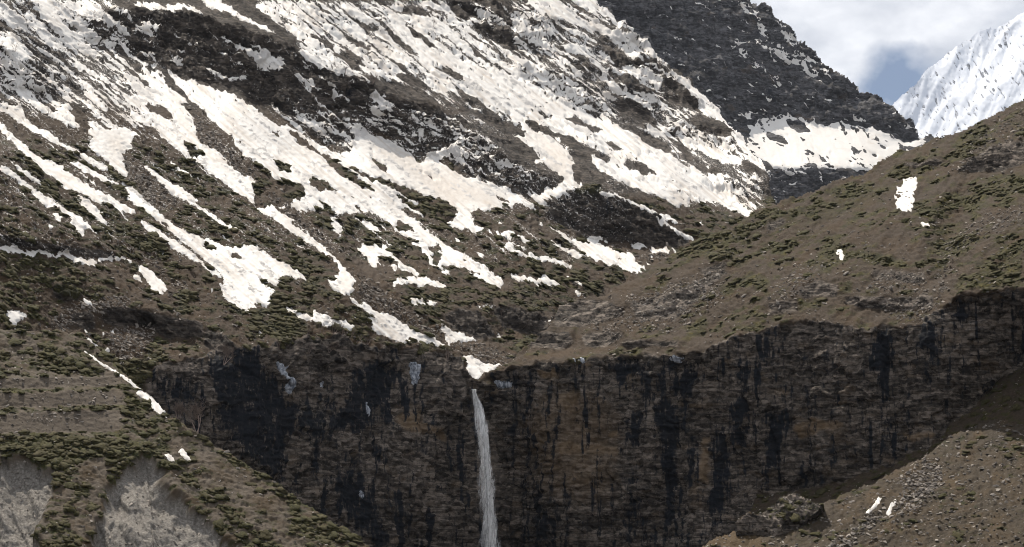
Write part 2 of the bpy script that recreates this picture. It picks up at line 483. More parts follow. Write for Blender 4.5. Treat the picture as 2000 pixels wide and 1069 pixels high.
sil_d = wob(SIL_D, 3, 3, 30); sil_cb = wob(SIL_CB, 4, 5, 20); sil_b = wob(SIL_B, 5, 4, 16); sil_a = wob(SIL_A, 6, 3, 20)
sil_e = wob(SIL_E, 7, 2.5, 24); sil_f = wob(SIL_F, 8, 2.5, 20)
rim_d = wob(RIM_D, 9, 7, 30); rim_c = wob(RIM_C, 10, 8, 34)
def ss(x, a, b):
    t = np.clip((x - a) / (b - a), 0, 1); return t * t * (3 - 2 * t)
def zero(): return np.zeros((H_, W_))
def relief(D, P, amp):
    n = grid_normals(P)
    return P + n * (amp * np.linalg.norm(P, axis=-1) / FPX)[..., None]
def paint(target, polys, value=1.0, sig=3.0, op='max', warp=None):
    m = np.zeros((H_, W_), bool)
    for tile, pts in polys:
        m |= raster(P_(pts, tile), warp)
    m = np.clip(blur(m.astype(float), sig), 0, 1) * value
    if op == 'max': np.maximum(target, m, out=target)
    else: target *= (1 - m)
# ragged outlines: along the fall line, down a wall, all ways
def _dirwarp(theta, along, across, seed, a1, a2):
    t = math.radians(theta); n_ = fbm(along, across, 3, theta, seed, .6); k = fbm(14, 6, 3, theta, seed + 5, .6)
    return (a1 * n_ * math.cos(t) - a2 * k * math.sin(t), a1 * n_ * math.sin(t) + a2 * k * math.cos(t))
WARPS['fall'] = _dirwarp(38, 70, 4, 201, 11.0, 1.8)
WARPS['left'] = _dirwarp(20, 30, 6, 211, 6.0, 2.4)
WARPS['wall'] = _dirwarp(90, 90, 5, 221, 26.0, 6.0)
WARPS['any'] = (7 * fbm(30, 20, 4, 0, 231, .6), 6 * fbm(30, 20, 4, 0, 236, .6))

# ================================================================== far snow peak
ang = Angles(50, -34)
ang.p += 26 * fbm(150, 46, 4, 112, 20) + 4 * fbm(40, 14, 2, 105, 21)
ang.a += 7 * fbm(60, 60, 3, 0, 22)
ang.put(soft([1745, 205, 1830, 118, 1920, 60, 1960, 70, 1870, 170, 1800, 235, 1745, 240], 14), 46, 20)
DA = depth_from_normals(ang.a, ang.p, (1900, 200, 12000))
PA = DIR * DA[..., None]
maskA = (VV > sil_a) & (VV < line(SIL_D) + 60) & (UU > 1690)
rockA = fbm(14, 5, 4, 60, 23) + .45 * fbm(60, 20, 3, 70, 24)
PA2 = relief(DA, PA, 2.6 * fbm(130, 44, 3, 112, 25, .42, True))
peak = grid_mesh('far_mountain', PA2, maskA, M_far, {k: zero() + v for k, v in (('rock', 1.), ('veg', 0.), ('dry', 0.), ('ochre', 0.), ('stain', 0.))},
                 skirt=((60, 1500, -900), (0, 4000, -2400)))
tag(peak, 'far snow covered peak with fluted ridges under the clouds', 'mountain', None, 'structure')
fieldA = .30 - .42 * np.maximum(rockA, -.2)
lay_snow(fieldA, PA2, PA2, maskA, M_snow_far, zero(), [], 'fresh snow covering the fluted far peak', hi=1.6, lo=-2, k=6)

# ================================================================== back massif: dark face, snow basin, rock step
ang = Angles(58, 18)
ang.p += 18 * fbm(130, 70, 3, 60, 30); ang.a += 6 * fbm(90, 60, 3, 20, 31)
ang.put(ss(UU, 1560, 1780) * ss(VV, 60, 200), None, 45)
basin = soft([(1440, 250), (1500, 232), (1560, 232), (1600, 246), (1640, 240), (1700, 250), (1750, 275), (1800, 262), (1830, 268), (1760, 312), (1710, 334), (1600, 332), (1500, 330), (1470, 310)], 7)
ang.put(basin, 29, -18)
ang.put(soft([(1490, 333), (1560, 334), (1700, 338), (1690, 400), (1500, 420)], 6), 66, 0)
ledge = np.sin((VV - .18 * UU) / 7.0 + 3 * fbm(120, 40, 3, 15, 33))
ang.a += 16 * ledge * (1 - basin) * (VV < 260)
DB = depth_from_normals(ang.a, ang.p, (1600, 300, 2000))
PB = DIR * DB[..., None]
maskB = (VV > sil_b) & (VV < np.maximum(line(SIL_D) + 60, 0)) & (UU > 1100) & (UU < 1920)
maskB &= (UU > 1500) | (VV < line(SIL_CB) + 90)
rk = 3.6 * fbm(50, 20, 5, 20, 34, .6) + 3.4 * cells(40, 20, 16, 249) + 2.2 * cells(18, 8, 12, 250) + 1.2 * fbm(16, 6, 3, 10, 35) + 3.0 * fbm(60, 18, 3, 65, 36, ridged=True)
PB2 = relief(DB, PB, rk * (1 - .75 * basin))
attB = {'slate': zero() + .55, 'rock': zero() + 1, 'veg': zero(), 'dry': zero(), 'ochre': .12 + .2 * fbm(60, 25, 3, 10, 37), 'stain': .15 + .3 * fbm(60, 20, 3, 70, 38)}
o = grid_mesh('back_mountain', PB2, maskB, M_back, attB, skirt=((10, 120, -60), (20, 400, -260)))
tag(o, 'dark rock face above the snow basin, snow along its ridge', 'mountain', None, 'structure')
snB = zero()
paint(snB, [('02', [1130, 0, 1230, 20, 1280, 90, 1325, 160, 1336, 215, 1310, 190, 1260, 90, 1180, 50]), ('02', [1250, 208, 1336, 232, 1345, 265, 1270, 232]),
            ('02', [1180, 252, 1240, 300, 1345, 395, 1290, 362, 1230, 362, 1190, 322]), ('02', [1200, 588, 1330, 600, 1340, 645, 1225, 622]), ('02', [1220, 648, 1336, 690, 1330, 722, 1250, 692]),
            ('02', [1160, 215, 1230, 222, 1225, 232, 1165, 226]), ('02', [1290, 570, 1320, 575, 1315, 585, 1290, 582]), ('02', [1230, 430, 1270, 445, 1260, 460, 1235, 445]),
            ('02', [1300, 480, 1345, 510, 1345, 540, 1310, 505]),
            ('03', [-10, 215, 100, 278, 180, 288, 260, 330, 340, 370, 440, 420, 360, 412, 300, 392, 230, 402, 150, 342, 80, 312, -10, 285]),
            ('03', [50, 130, 100, 170, 170, 215, 130, 215, 80, 190]), ('03', [120, 235, 190, 265, 180, 285, 130, 265]), ('03', [90, 210, 130, 240, 110, 250]),
            ('03', [-10, 380, 40, 410, 80, 455, 40, 440, -10, 395]), ('03', [395, 598, 450, 608, 520, 634, 450, 628]), ('03', [280, 513, 330, 522, 325, 538, 290, 530]),
            ('03', [450, 455, 520, 480, 500, 490, 460, 475]), ('03', [80, 538, 130, 553, 90, 556]), ('03', [545, 535, 580, 535, 555, 545]), ('03', [630, 580, 660, 610, 640, 612]),
            ('03', [690, 640, 740, 665, 790, 715, 740, 690]), ('03', [220, 445, 280, 480, 240, 465]), ('03', [590, 535, 640, 555, 600, 550]), ('03', [170, 470, 200, 480, 180, 485])], 1, 2.2)
bas = [('03', [-60, 640, 0, 620, 60, 612, 100, 605, 170, 615, 230, 645, 320, 655, 370, 630, 430, 660, 540, 665, 600, 690, 640, 710, 720, 745, 780, 735, 800, 690, 880, 715, 720, 860, 560, 892,
               440, 885, 300, 882, 160, 887, 80, 885, 30, 872, -20, 840, -120, 800, -100, 700])]
paint(snB, bas, 1, 2, 'max', 'left')
paint(snB, [('03', [90, 622, 180, 632, 225, 690, 150, 690, 100, 650]), ('03', [-10, 688, 80, 712, 112, 762, 40, 742, -10, 722]), ('03', [0, 650, 15, 660, 0, 668])], 1, 2, 'sub')
paint(snB, [('03', [255, 800, 300, 830, 320, 860, 280, 850]), ('03', [310, 790, 350, 805, 330, 808]), ('03', [400, 825, 460, 850, 430, 858]), ('03', [525, 790, 580, 810, 560, 825]),
            ('03', [165, 830, 205, 850, 180, 850]), ('03', [550, 745, 640, 770, 600, 780]), ('03', [655, 800, 695, 810, 670, 815]), ('03', [225, 765, 255, 785, 235, 782])], .75, 2, 'sub')
paint(snB, [('03', [88, 948, 160, 958, 150, 975, 100, 968]), ('03', [195, 945, 232, 990, 210, 975]), ('03', [-5, 878, 20, 900, 15, 960, -5, 945]), ('03', [262, 890, 300, 972, 275, 950]),
            ('03', [320, 940, 360, 965, 330, 960]), ('03', [380, 905, 420, 915, 400, 920]), ('03', [60, 890, 200, 900, 190, 915, 100, 905]), ('03', [370, 935, 410, 950, 380, 955]),
            ('13', [-5, 92, 30, 105, 62, 130, 0, 138]), ('12', [1235, 78, 1290, 88, 1345, 130, 1345, 155, 1275, 168, 1225, 122])], 1, 2)
fB = snB - .5 + .55 * fbm(26, 5, 4, 30, 39) * (1 - .8 * blur(basin, 4)) + .12 * fbm(9, 4, 2, 25, 40)
lay_snow(fB, PB, PB2, maskB, M_snow_back, zero() + .25 + .3 * fbm(80, 30, 3, 60, 41), [(1640, 300, 'broad sunlit snow basin below the dark rock face')],
         'thin snow streaks along the ledges of the dark peak', hi=2.2, k=7)
# ================================================================== main mountain slope with the left cliff wall
ang = Angles(36, 50)
ang.p += 15 * fbm(420, 150, 3, 41, 50) + 9 * fbm(160, 40, 2, 41, 51)
ang.a += 5 * fbm(160, 120, 3, 20, 52)
ang.put(ss(VV, 330, 60) * ss(UU, 500, 900), 41, 52)
rockC = zero()
bands = [
    ([150, 40, 200, 18, 260, 20, 330, 26, 390, 26, 440, 48, 500, 66, 560, 80, 588, 104, 640, 135, 700, 150, 735, 168, 760, 195, 800, 200, 850, 213, 900, 228, 950, 268, 985, 298, 1010, 328, 1060, 338, 1092, 356,
      1075, 366, 1000, 378, 960, 362, 920, 346, 900, 332, 870, 306, 822, 312, 790, 290, 760, 270, 735, 258, 700, 262, 690, 300, 668, 294, 640, 280, 600, 258, 560, 232, 500, 198, 480, 178, 440, 164,
      400, 158, 330, 142, 300, 130, 262, 108, 215, 88, 170, 66], 66, 25),
    ([0, 90, 40, 110, 90, 150, 100, 180, 60, 190, 0, 170], 62, 30),
    ([140, 55, 200, 70, 215, 90, 180, 100], 62, 30),
    ([1060, 398, 1100, 376, 1160, 366, 1220, 388, 1270, 412, 1330, 452, 1350, 470, 1330, 484, 1270, 484, 1200, 474, 1140, 464, 1100, 440, 1060, 420], 62, 20),
    ([0, 458, 60, 472, 120, 480, 200, 488, 235, 500, 228, 510, 180, 502, 100, 492, 0, 484], 74, 15),
    ([200, 602, 250, 600, 300, 612, 395, 630, 400, 660, 330, 664, 290, 640, 230, 640, 200, 626], 72, 25),
    ([100, 556, 150, 560, 165, 580, 130, 592, 105, 580], 64, 20), ([140, 608, 180, 610, 190, 640, 165, 650, 140, 630], 64, 30),
    ([868, 612, 905, 600, 940, 612, 960, 640, 968, 664, 930, 662, 880, 640], 74, 30),
    ([960, 600, 1010, 598, 1070, 620, 1072, 655, 1020, 650, 980, 640], 70, 20),
    ([400, 640, 440, 655, 470, 690, 430, 690, 400, 680], 66, 40),
    ([1240, 10, 1290, 120, 1330, 160, 1400, 230, 1300, 190, 1240, 150, 1180, 120, 1190, 60], 56, 40),
    ([1170, 130, 1250, 150, 1290, 190, 1300, 230, 1230, 210, 1180, 170], 60, 35),
    ([1000, 110, 1080, 130, 1150, 180, 1200, 230, 1150, 225, 1080, 180, 1010, 150], 58, 35),
    ([870, 0, 960, 0, 1090, 40, 1060, 90, 1000, 100, 930, 60], 58, 35),
    ([1290, 240, 1380, 240, 1440, 270, 1440, 300, 1370, 280, 1300, 262], 60, 30),
    ([1370, 350, 1450, 355, 1470, 385, 1440, 390, 1390, 372], 64, 40), ([1445, 340, 1480, 336, 1505, 360, 1506, 390, 1470, 384], 60, 30),
    ([1010, 60, 1060, 70, 1100, 110, 1060, 110], 60, 35), ([1180, 60, 1240, 90, 1260, 120, 1200, 110], 58, 30),
]
for pts, a, p in bands:
    m = np.clip(soft(pts, 5), 0, 1)
    ang.put(m, a, p)
    np.maximum(rockC, m, out=rockC)
bandR = rockC.copy()
steps = np.sin((VV * .96 - .28 * UU) / 5.5 + 4 * fbm(140, 60, 3, 16, 53))
ang.a += 10 * steps * rockC + 14 * fbm(50, 12, 3, 16, 48) * rockC + (9 * steps - 8) * bandR * ss(VV, 420, 330)
rockC = np.maximum(rockC, (.80 + .12 * fbm(60, 20, 3, 30, 49)) * ss(VV, 300, 150))
rockC = np.maximum(rockC, .85 * ss(VV, 420, 350) * ss(UU, 820, 960))
wallC = ss(VV - rim_c, -3, 7) * ss(UU, 268, 300)
ang.put(wallC, 85, 30)
ang.put(wallC * ss(UU, 600, 930), None, 12)
ang.p += wallC * 30 * fbm(300, 110, 3, 88, 54)
ang.a += wallC * (9 * fbm(110, 9, 3, 3, 55) + 8 * fbm(60, 60, 3, 0, 47) - 4)
DC = depth_from_normals(ang.a, ang.p, (900, 680, 500))
PC = DIR * DC[..., None]
maskC = np.where(UU > 1130, VV > sil_cb, True) & (UU < 1516)
maskC &= (UU < 1000) | (VV < line(SIL_D) + 50)
maskC &= (UU > 320) | (VV < line(SIL_E) + 70) | ((UU > 240) & (VV < line(SIL_E) + 120))
maskC &= (VV < np.maximum(line(SIL_E) + 90, 0)) | (UU > 725) | (UU < -999)
gull = fbm(60, 15, 4, 41, 56)
rk = 4.6 * fbm(95, 13, 5, 37, 57, .58) + 1.5 * fbm(14, 6, 3, 25, 58)
strata = bandR * (4.5 * cells(44, 22, 18, 247) + 3.0 * cells(20, 8, 15, 248) + 2.2 * fbm(40, 14, 3, 80, 60, ridged=True)) + 2.6 * cells(34, 8, 37, 253) + 1.6 * cells(13, 5, 30, 258) + 1.0 * fbm(60, 6, 3, 14, 59)
open_ = 3.0 * gull + 2.4 * fbm(13, 5.5, 4, 8, 61, .66)
ampC = rockC * (rk + strata) + (1 - rockC) * open_
wall_amp = 5.0 * fbm(190, 40, 4, 88, 62, .55) + 9.0 * cells(56, 130, 4, 241) + 3.6 * cells(26, 15, 5, 242) + 2.2 * cells(12, 6, 3, 243) + 1.2 * fbm(14, 8, 3, 0, 64, .6)
ampC = ampC * (1 - wallC) + wallC * wall_amp
rimlip = np.exp(-((VV - rim_c) / 9.0) ** 2) * ss(UU, 268, 300)
ampC += rimlip * 3 * fbm(18, 10, 3, 0, 65)
PC2 = relief(DC, PC, ampC)
# -- what covers the ground
vegC = .44 + .42 * fbm(34, 9, 4, 10, 66) + .2 * fbm(140, 70, 2, 35, 67)
vegC *= ss(VV, 150, 330) * (1 - rockC * .75) * (1 - wallC)
vegC[(VV < 150)] = 0
screeC = [('00', [950, 500, 1000, 540, 1060, 600, 1100, 680, 1180, 760, 1260, 850, 1336, 880, 1336, 960, 1250, 900, 1170, 820, 1060, 760, 1010, 690, 1000, 610, 950, 550]), ('00', [620, 800, 700, 840, 800, 920, 900, 1000, 1000, 1069, 780, 1069, 700, 980, 660, 900]),
          ('11', [0, 20, 120, 110, 250, 200, 400, 310, 420, 400, 480, 460, 540, 500, 700, 620, 800, 680, 780, 740, 650, 690, 560, 640, 520, 560, 520, 510, 440, 430, 340, 330, 200, 220, 60, 110]),
          ('11', [800, 700, 900, 760, 980, 800, 985, 850, 880, 800, 790, 750]), ('10', [560, 230, 640, 330, 760, 400, 900, 520, 1000, 560, 900, 560, 860, 540, 800, 460, 700, 390, 600, 300]),
          ('10', [480, 640, 640, 590, 700, 640, 640, 680, 520, 700, 300, 800, 240, 720, 330, 670]), ('10', [560, 800, 760, 740, 830, 800, 780, 850, 720, 920, 640, 960, 560, 860]),
          ('12', [600, 400, 720, 380, 840, 385, 800, 420, 720, 440]), ('11', [1010, 860, 1150, 850, 1240, 870, 1336, 920, 1300, 960, 1180, 950, 1080, 910])]
paint(vegC, screeC, .9, 4, 'sub', 'any')
paint(vegC, [('11', [60, 600, 140, 580, 200, 680, 290, 760, 230, 830, 150, 870, 80, 800, 60, 700]), ('10', [260, 545, 420, 545, 440, 600, 400, 640, 300, 620]), ('12', [380, 20, 440, 10, 520, 100, 360, 90, 280, 90])], .75, 6)
dryC = .30 + .5 * fbm(50, 20, 3, 20, 68)
dryC *= ss(VV, 280, 420) * (1 - rockC) * (1 - ss(UU, 900, 1000) * ss(VV, 460, 420))
paint(dryC, [('11', [250, 760, 420, 770, 560, 830, 700, 870, 900, 880, 1060, 900, 1040, 960, 800, 920, 560, 900, 300, 880])], .85, 8)
stainC = .12 + .25 * fbm(90, 30, 3, 60, 69) * rockC
wallst = .30 + .55 * fbm(130, 16, 4, 90, 70, .55) + .25 * fbm(140, 90, 2, 90, 71)
stainC = stainC * (1 - wallC) + wallC * wallst * .85
ST_C = [('21', [560, 90, 700, 60, 720, 130, 800, 180, 820, 230, 720, 240, 700, 290, 720, 400, 740, 500, 640, 450, 540, 450, 480, 470, 420, 500, 380, 480, 400, 400, 460, 300, 470, 180]),
        ('21', [-60, 150, 100, 150, 140, 220, 200, 300, 270, 330, 330, 400, 340, 520, 330, 640, 310, 560, 290, 480, 230, 460, 200, 520, 150, 520, 180, 620, 150, 770, 60, 690, 0, 650, -60, 600]),
        ('21', [300, 490, 345, 480, 340, 600, 320, 690, 330, 760, 300, 740, 280, 700]), ('21', [840, 510, 870, 490, 905, 520, 890, 590, 865, 600, 845, 560]),
        ('21', [450, 760, 520, 720, 570, 750, 610, 800, 650, 900, 690, 1000, 700, 1069, 620, 1069, 560, 1000, 480, 960, 480, 860]), ('21', [1050, 770, 1130, 760, 1150, 850, 1100, 870]),
        ('21', [350, 690, 480, 720, 520, 760, 440, 800, 360, 740]), ('21', [1040, 640, 1060, 640, 1058, 760, 1045, 760]), ('21', [910, 200, 1000, 190, 990, 260, 930, 300]),
        ('20', [1160, 180, 1240, 160, 1260, 300, 1336, 330, 1336, 640, 1260, 560, 1160, 480, 1170, 300]), ('21', [-280, 60, -60, 60, 60, 300, 60, 560, -60, 620, -200, 420]), ('20', [780, 180, 1000, 180, 1050, 290, 960, 330, 860, 290]), ('20', [700, 140, 830, 110, 820, 170, 740, 170])]
fineC = .17 * fbm(70, 4, 4, 90, 73, .65) + .12 * fbm(16, 8, 3, 90, 74)
paint(stainC, ST_C, .70, 4, 'max', 'wall')
stainC += fineC * wallC
ochC = .10 + .28 * fbm(50, 30, 4, 0, 72)
ochC *= wallC * .9 + rockC * .5
paint(ochC, [('21', [730, 370, 860, 340, 900, 440, 1000, 460, 1010, 520, 900, 480, 760, 470]), ('21', [1005, 850, 1025, 850, 1020, 920, 1005, 920])], .7, 4)
attC = {'slate': 1 - wallC, 'rock': np.maximum(rockC, wallC), 'veg': vegC, 'dry': dryC * (1 - wallC), 'ochre': ochC, 'stain': stainC}

# -- snow on the slope, traced patch by patch
snC = zero()
paint(snC, [('01', [0, 0, 1000, 0, 1020, 60, 1130, 130, 1190, 200, 1336, 270, 1336, 640, 1250, 600, 1100, 545, 980, 505, 900, 485, 780, 440, 640, 420, 560, 402, 480, 392, 400, 376, 330, 332, 240, 260, 210, 210, 130, 150, 60, 90, 0, 60]),
            ('02', [0, 290, 100, 380, 260, 470, 420, 590, 600, 690, 800, 760, 900, 850, 1100, 900, 1220, 1069, 900, 1069, 560, 900, 420, 800, 260, 720, 0, 600])], .62, 6)
paint(snC, [('02', [-10, -30, 420, -30, 640, 130, 760, 300, 880, 400, 1050, 540, 1200, 740, 1330, 930, 1200, 900, 1000, 820, 860, 780, 700, 740, 520, 640, 380, 570, 200, 450, -10, 300]),
            ('00', [-60, -60, 560, -60, 640, 150, 700, 300, 860, 440, 860, 640, 700, 700, 520, 700, 330, 640, 180, 640, -60, 480])], .45, 8)
paint(snC, [(None, [850, 200, 960, 260, 1100, 340, 1250, 380, 1500, 440, 1500, 330, 1200, 150, 900, 0, 850, 60])], .44, 8)
np.maximum(snC, .33 * ss(VV, 180, 240) * ss(VV, 560, 480) * ss(UU, 1300, 1200), out=snC)
SN = [
 ('00', [0, 20, 30, 15, 70, 60, 130, 110, 160, 165, 120, 165, 60, 140, 20, 110, -30, 105, -30, 20]), ('00', [150, -20, 300, 10, 360, 60, 410, 110, 440, 160, 500, 190, 520, 215, 470, 210, 430, 215, 480, 270, 520, 300, 500, 310, 440, 285, 390, 250, 350, 225, 300, 180, 250, 130, 200, 75, 170, 30]),
 ('00', [130, 40, 170, 75, 210, 120, 260, 165, 330, 215, 360, 250, 320, 270, 260, 240, 210, 195, 170, 140, 130, 80]), ('00', [310, 15, 420, 5, 480, 10, 540, 60, 600, 110, 650, 150, 670, 190, 640, 175, 590, 140, 570, 150, 540, 140, 500, 125, 440, 110, 430, 80, 380, 60]),
 ('00', [690, 18, 760, 12, 830, 28, 930, 28, 1010, 42, 1060, 88, 1010, 74, 940, 58, 860, 62, 790, 52, 720, 42]), ('00', [690, 122, 750, 127, 845, 143, 830, 158, 760, 153]), ('00', [670, 185, 720, 155, 790, 170, 840, 215, 800, 205, 740, 185]),
 ('00', [1163, 183, 1175, 183, 1195, 215, 1180, 215]), ('00', [1205, 218, 1260, 243, 1345, 285, 1345, 332, 1300, 310, 1270, 270]), ('00', [1040, -20, 1130, -20, 1180, 28, 1240, 68, 1345, 108, 1345, 128, 1270, 106, 1220, 88, 1150, 52, 1090, 32]),
 ('00', [690, 273, 750, 286, 845, 313, 835, 325, 760, 310]), ('00', [888, 313, 920, 318, 955, 340, 900, 338]), ('00', [733, 333, 825, 358, 815, 370, 750, 348]), ('00', [1058, 338, 1090, 343, 1130, 378, 1190, 408, 1275, 398, 1272, 417, 1200, 427, 1150, 412, 1100, 382]),
 ('00', [730, 340, 780, 380, 840, 385, 860, 430, 900, 470, 960, 500, 970, 520, 945, 545, 980, 580, 1000, 620, 1010, 680, 1040, 740, 1100, 775, 1170, 830, 1230, 890, 1290, 960, 1345, 1020, 1345, 1080, 1280, 1030, 1210, 980, 1150, 940, 1090, 900, 1040, 860, 980, 820, 900, 760, 850, 730, 810, 670, 760, 610, 700, 560, 640, 510, 590, 490, 640, 490, 700, 500, 740, 490, 760, 500, 790, 470, 770, 430, 730, 390]),
 ('00', [640, 390, 700, 400, 760, 450, 790, 480, 830, 530, 770, 510, 700, 470, 650, 420]), ('00', [870, 375, 930, 405, 1000, 430, 1060, 445, 1110, 450, 1170, 480, 1240, 500, 1345, 575, 1345, 845, 1290, 820, 1230, 760, 1200, 710, 1130, 650, 1090, 610, 1040, 560, 1000, 530, 970, 490, 920, 440, 890, 410]),
 ('00', [455, 630, 500, 640, 560, 680, 620, 655, 660, 670, 720, 700, 690, 740, 680, 780, 640, 800, 640, 840, 670, 900, 650, 920, 600, 880, 560, 840, 500, 800, 460, 760, 470, 700]), ('00', [270, 600, 340, 520, 380, 560, 380, 620, 430, 670, 400, 670, 330, 640, 290, 620]),
 ('00', [-30, 530, 60, 550, 120, 560, 110, 600, 160, 640, 200, 670, 260, 690, 300, 730, 380, 780, 450, 800, 380, 800, 300, 760, 230, 720, 160, 680, 100, 650, 50, 600, -30, 560]),
 ('00', [-30, 600, 50, 690, 110, 740, 180, 800, 230, 830, 300, 850, 350, 900, 420, 940, 500, 990, 560, 1020, 640, 1060, 560, 1062, 500, 1040, 430, 1000, 350, 970, 270, 920, 200, 880, 140, 820, 90, 770, 40, 720, -30, 650]),
 ('00', [40, 430, 90, 440, 160, 500, 230, 545, 290, 600, 250, 600, 190, 560, 130, 530, 90, 490]), ('00', [20, 170, 70, 215, 130, 260, 180, 315, 130, 310, 80, 280, 20, 240]), ('00', [-30, 865, 60, 890, 120, 940, 180, 990, 260, 1040, 310, 1072, 230, 1072, 160, 1000, 90, 940, 40, 910, -30, 885]),
 ('00', [720, 840, 780, 880, 840, 920, 900, 960, 980, 1000, 1040, 1045, 1000, 1060, 930, 1020, 860, 970, 800, 930]), ('00', [880, 838, 930, 868, 990, 908, 1000, 928, 940, 903]), ('00', [640, 960, 700, 990, 760, 1072, 700, 1072, 660, 1000]),
 ('00', [330, 828, 400, 846, 500, 896, 600, 946, 622, 972, 540, 944, 440, 904]), ('00', [255, 360, 290, 370, 280, 440, 260, 400]), ('00', [410, 460, 470, 480, 560, 560, 590, 590, 530, 570, 470, 520]), ('00', [370, 300, 440, 340, 520, 420, 470, 390, 400, 340]), ('00', [590, 288, 650, 308, 692, 352, 640, 342]),
 ('00', [660, 560, 720, 600, 790, 640, 760, 660, 700, 620]), ('00', [380, 775, 450, 810, 530, 860, 600, 900, 570, 905, 480, 860]), ('00', [45, 830, 100, 870, 170, 920, 240, 960, 200, 960, 120, 910]),
 ('01', [240, 260, 330, 300, 400, 320, 480, 360, 560, 390, 600, 422, 520, 402, 440, 392, 370, 372, 300, 342, 250, 312]), ('01', [700, 90, 860, 200, 960, 260, 1060, 300, 1180, 350, 1345, 420, 1345, 595, 1200, 540, 1100, 480, 1010, 430, 930, 380, 850, 300, 760, 220, 700, 150]),
 ('01', [820, 80, 900, 100, 1000, 130, 1080, 200, 1050, 230, 960, 190, 860, 130]), ('01', [-10, 108, 60, 138, 152, 185, 130, 194, 60, 168, -10, 132]), ('01', [-10, 280, 60, 290, 150, 310, 120, 370, 70, 352, -10, 336]),
 ('01', [190, 380, 240, 400, 262, 430, 300, 420, 300, 480, 260, 480, 220, 430]), ('01', [300, 508, 350, 540, 405, 602, 340, 572]), ('01', [383, 487, 485, 512, 472, 526, 400, 508]), ('01', [195, 580, 260, 620, 340, 640, 362, 690, 310, 692, 250, 660]),
 ('01', [590, 490, 660, 490, 700, 560, 690, 600, 640, 580]), ('01', [640, 640, 690, 690, 660, 680]), ('01', [830, 668, 865, 680, 865, 712, 845, 700]), ('01', [455, 615, 500, 650, 480, 655]), ('01', [560, 605, 620, 640, 660, 670, 600, 660]),
 ('01', [-10, 575, 100, 640, 200, 670, 300, 740, 420, 800, 480, 802, 512, 772, 500, 680, 540, 682, 620, 712, 720, 752, 800, 802, 850, 852, 940, 838, 1000, 872, 1090, 922, 1180, 952, 1345, 1012, 1345, 1080, -10, 1080]),
 ('01', [900, 793, 1000, 785, 1132, 830, 1050, 822, 950, 832, 870, 862]), ('01', [385, 660, 415, 685, 395, 690]),
 ('02', [-10, 390, 60, 430, 140, 480, 230, 530, 330, 570, 420, 600, 520, 650, 600, 690, 680, 740, 780, 790, 860, 850, 900, 900, 960, 950, 1050, 1000, 1150, 1050, 1210, 1075, 1100, 1075, 1000, 1030, 900, 980, 800, 930, 730, 880, 650, 830, 560, 780, 480, 750, 420, 720, 330, 690, 280, 660, 220, 640, 150, 620, 100, 580, -10, 550]),
 ('02', [-10, 560, 110, 590, 200, 640, 260, 680, 340, 740, 420, 800, 400, 830, 330, 790, 310, 760, 230, 700, 150, 660, 60, 640, -10, 640]), ('02', [60, 640, 150, 680, 230, 740, 310, 800, 325, 900, 320, 950, 382, 958, 330, 987, 260, 1012, 190, 1042, 150, 1064, 100, 1034, 70, 1000, 140, 1020, 200, 980, 255, 965, 260, 930, 230, 890, 170, 870, 120, 850, 60, 780, 20, 700]),
 ('02', [400, 810, 480, 830, 560, 880, 640, 930, 760, 980, 860, 1030, 930, 1072, 860, 1072, 760, 1020, 650, 980, 540, 930, 440, 880]), ('02', [60, -20, 200, -20, 300, 50, 400, 110, 500, 150, 620, 200, 700, 280, 740, 300, 640, 270, 560, 220, 460, 180, 350, 140, 250, 100, 150, 80, 90, 40]),
 ('02', [300, -20, 420, -20, 470, 60, 560, 110, 640, 130, 600, 132, 520, 102, 430, 62, 380, 42]),
 ('02', [620, 170, 700, 220, 760, 290, 850, 350, 900, 400, 960, 450, 1010, 490, 1050, 540, 1130, 640, 1190, 710, 1210, 750, 1270, 790, 1336, 830, 1345, 930, 1260, 850, 1190, 770, 1150, 690, 1090, 640, 1030, 610, 980, 580, 960, 520, 900, 490, 880, 430, 820, 400, 880, 390, 850, 352, 780, 322, 740, 322, 700, 262]),
 ('02', [520, 460, 600, 478, 680, 518, 752, 547, 680, 534, 600, 507, 540, 492]), ('02', [600, 360, 700, 390, 770, 400, 760, 430, 680, 410, 610, 390]), ('02', [260, 230, 340, 240, 420, 300, 480, 370, 520, 430, 560, 460, 500, 450, 440, 370, 380, 300, 300, 270]),
 ('02', [-10, 130, 60, 140, 120, 180, 80, 200, -10, 160]), ('02', [-10, 285, 60, 320, 140, 370, 200, 420, 270, 470, 360, 520, 300, 500, 200, 450, 120, 400, 40, 350]), ('02', [860, 700, 960, 740, 1060, 780, 1150, 820, 1220, 870, 1120, 850, 1020, 810, 940, 780, 880, 750]),
 ('02', [620, 600, 700, 620, 640, 622]), ('02', [840, 620, 900, 670, 932, 700, 870, 690]), ('02', [810, 500, 880, 520, 902, 552, 840, 540]), ('02', [1165, 990, 1210, 998, 1180, 1012]), ('02', [690, 660, 780, 690, 830, 750, 760, 730, 700, 700]), ('02', [420, 530, 500, 570, 560, 610, 500, 600]),
 ('02', [1000, 890, 1100, 910, 1180, 920, 1130, 935, 1030, 915]), ('02', [650, 680, 700, 720, 760, 760, 700, 740]),
 ('10', [260, -20, 400, -10, 450, 50, 520, 70, 600, 100, 680, 150, 722, 186, 640, 170, 560, 130, 480, 110, 420, 70, 350, 50]), ('10', [100, -10, 170, 50, 230, 90, 312, 160, 250, 140, 190, 100, 150, 40]), ('10', [270, 108, 330, 148, 400, 188, 450, 228, 522, 290, 460, 264, 400, 234, 330, 184]),
 ('10', [258, 158, 342, 216, 300, 216]), ('10', [360, 213, 410, 238, 452, 300, 400, 272]), ('10', [248, 233, 297, 265, 270, 268]), ('10', [380, 70, 440, 110, 490, 130, 530, 190, 577, 252, 520, 222, 440, 160, 420, 110]),
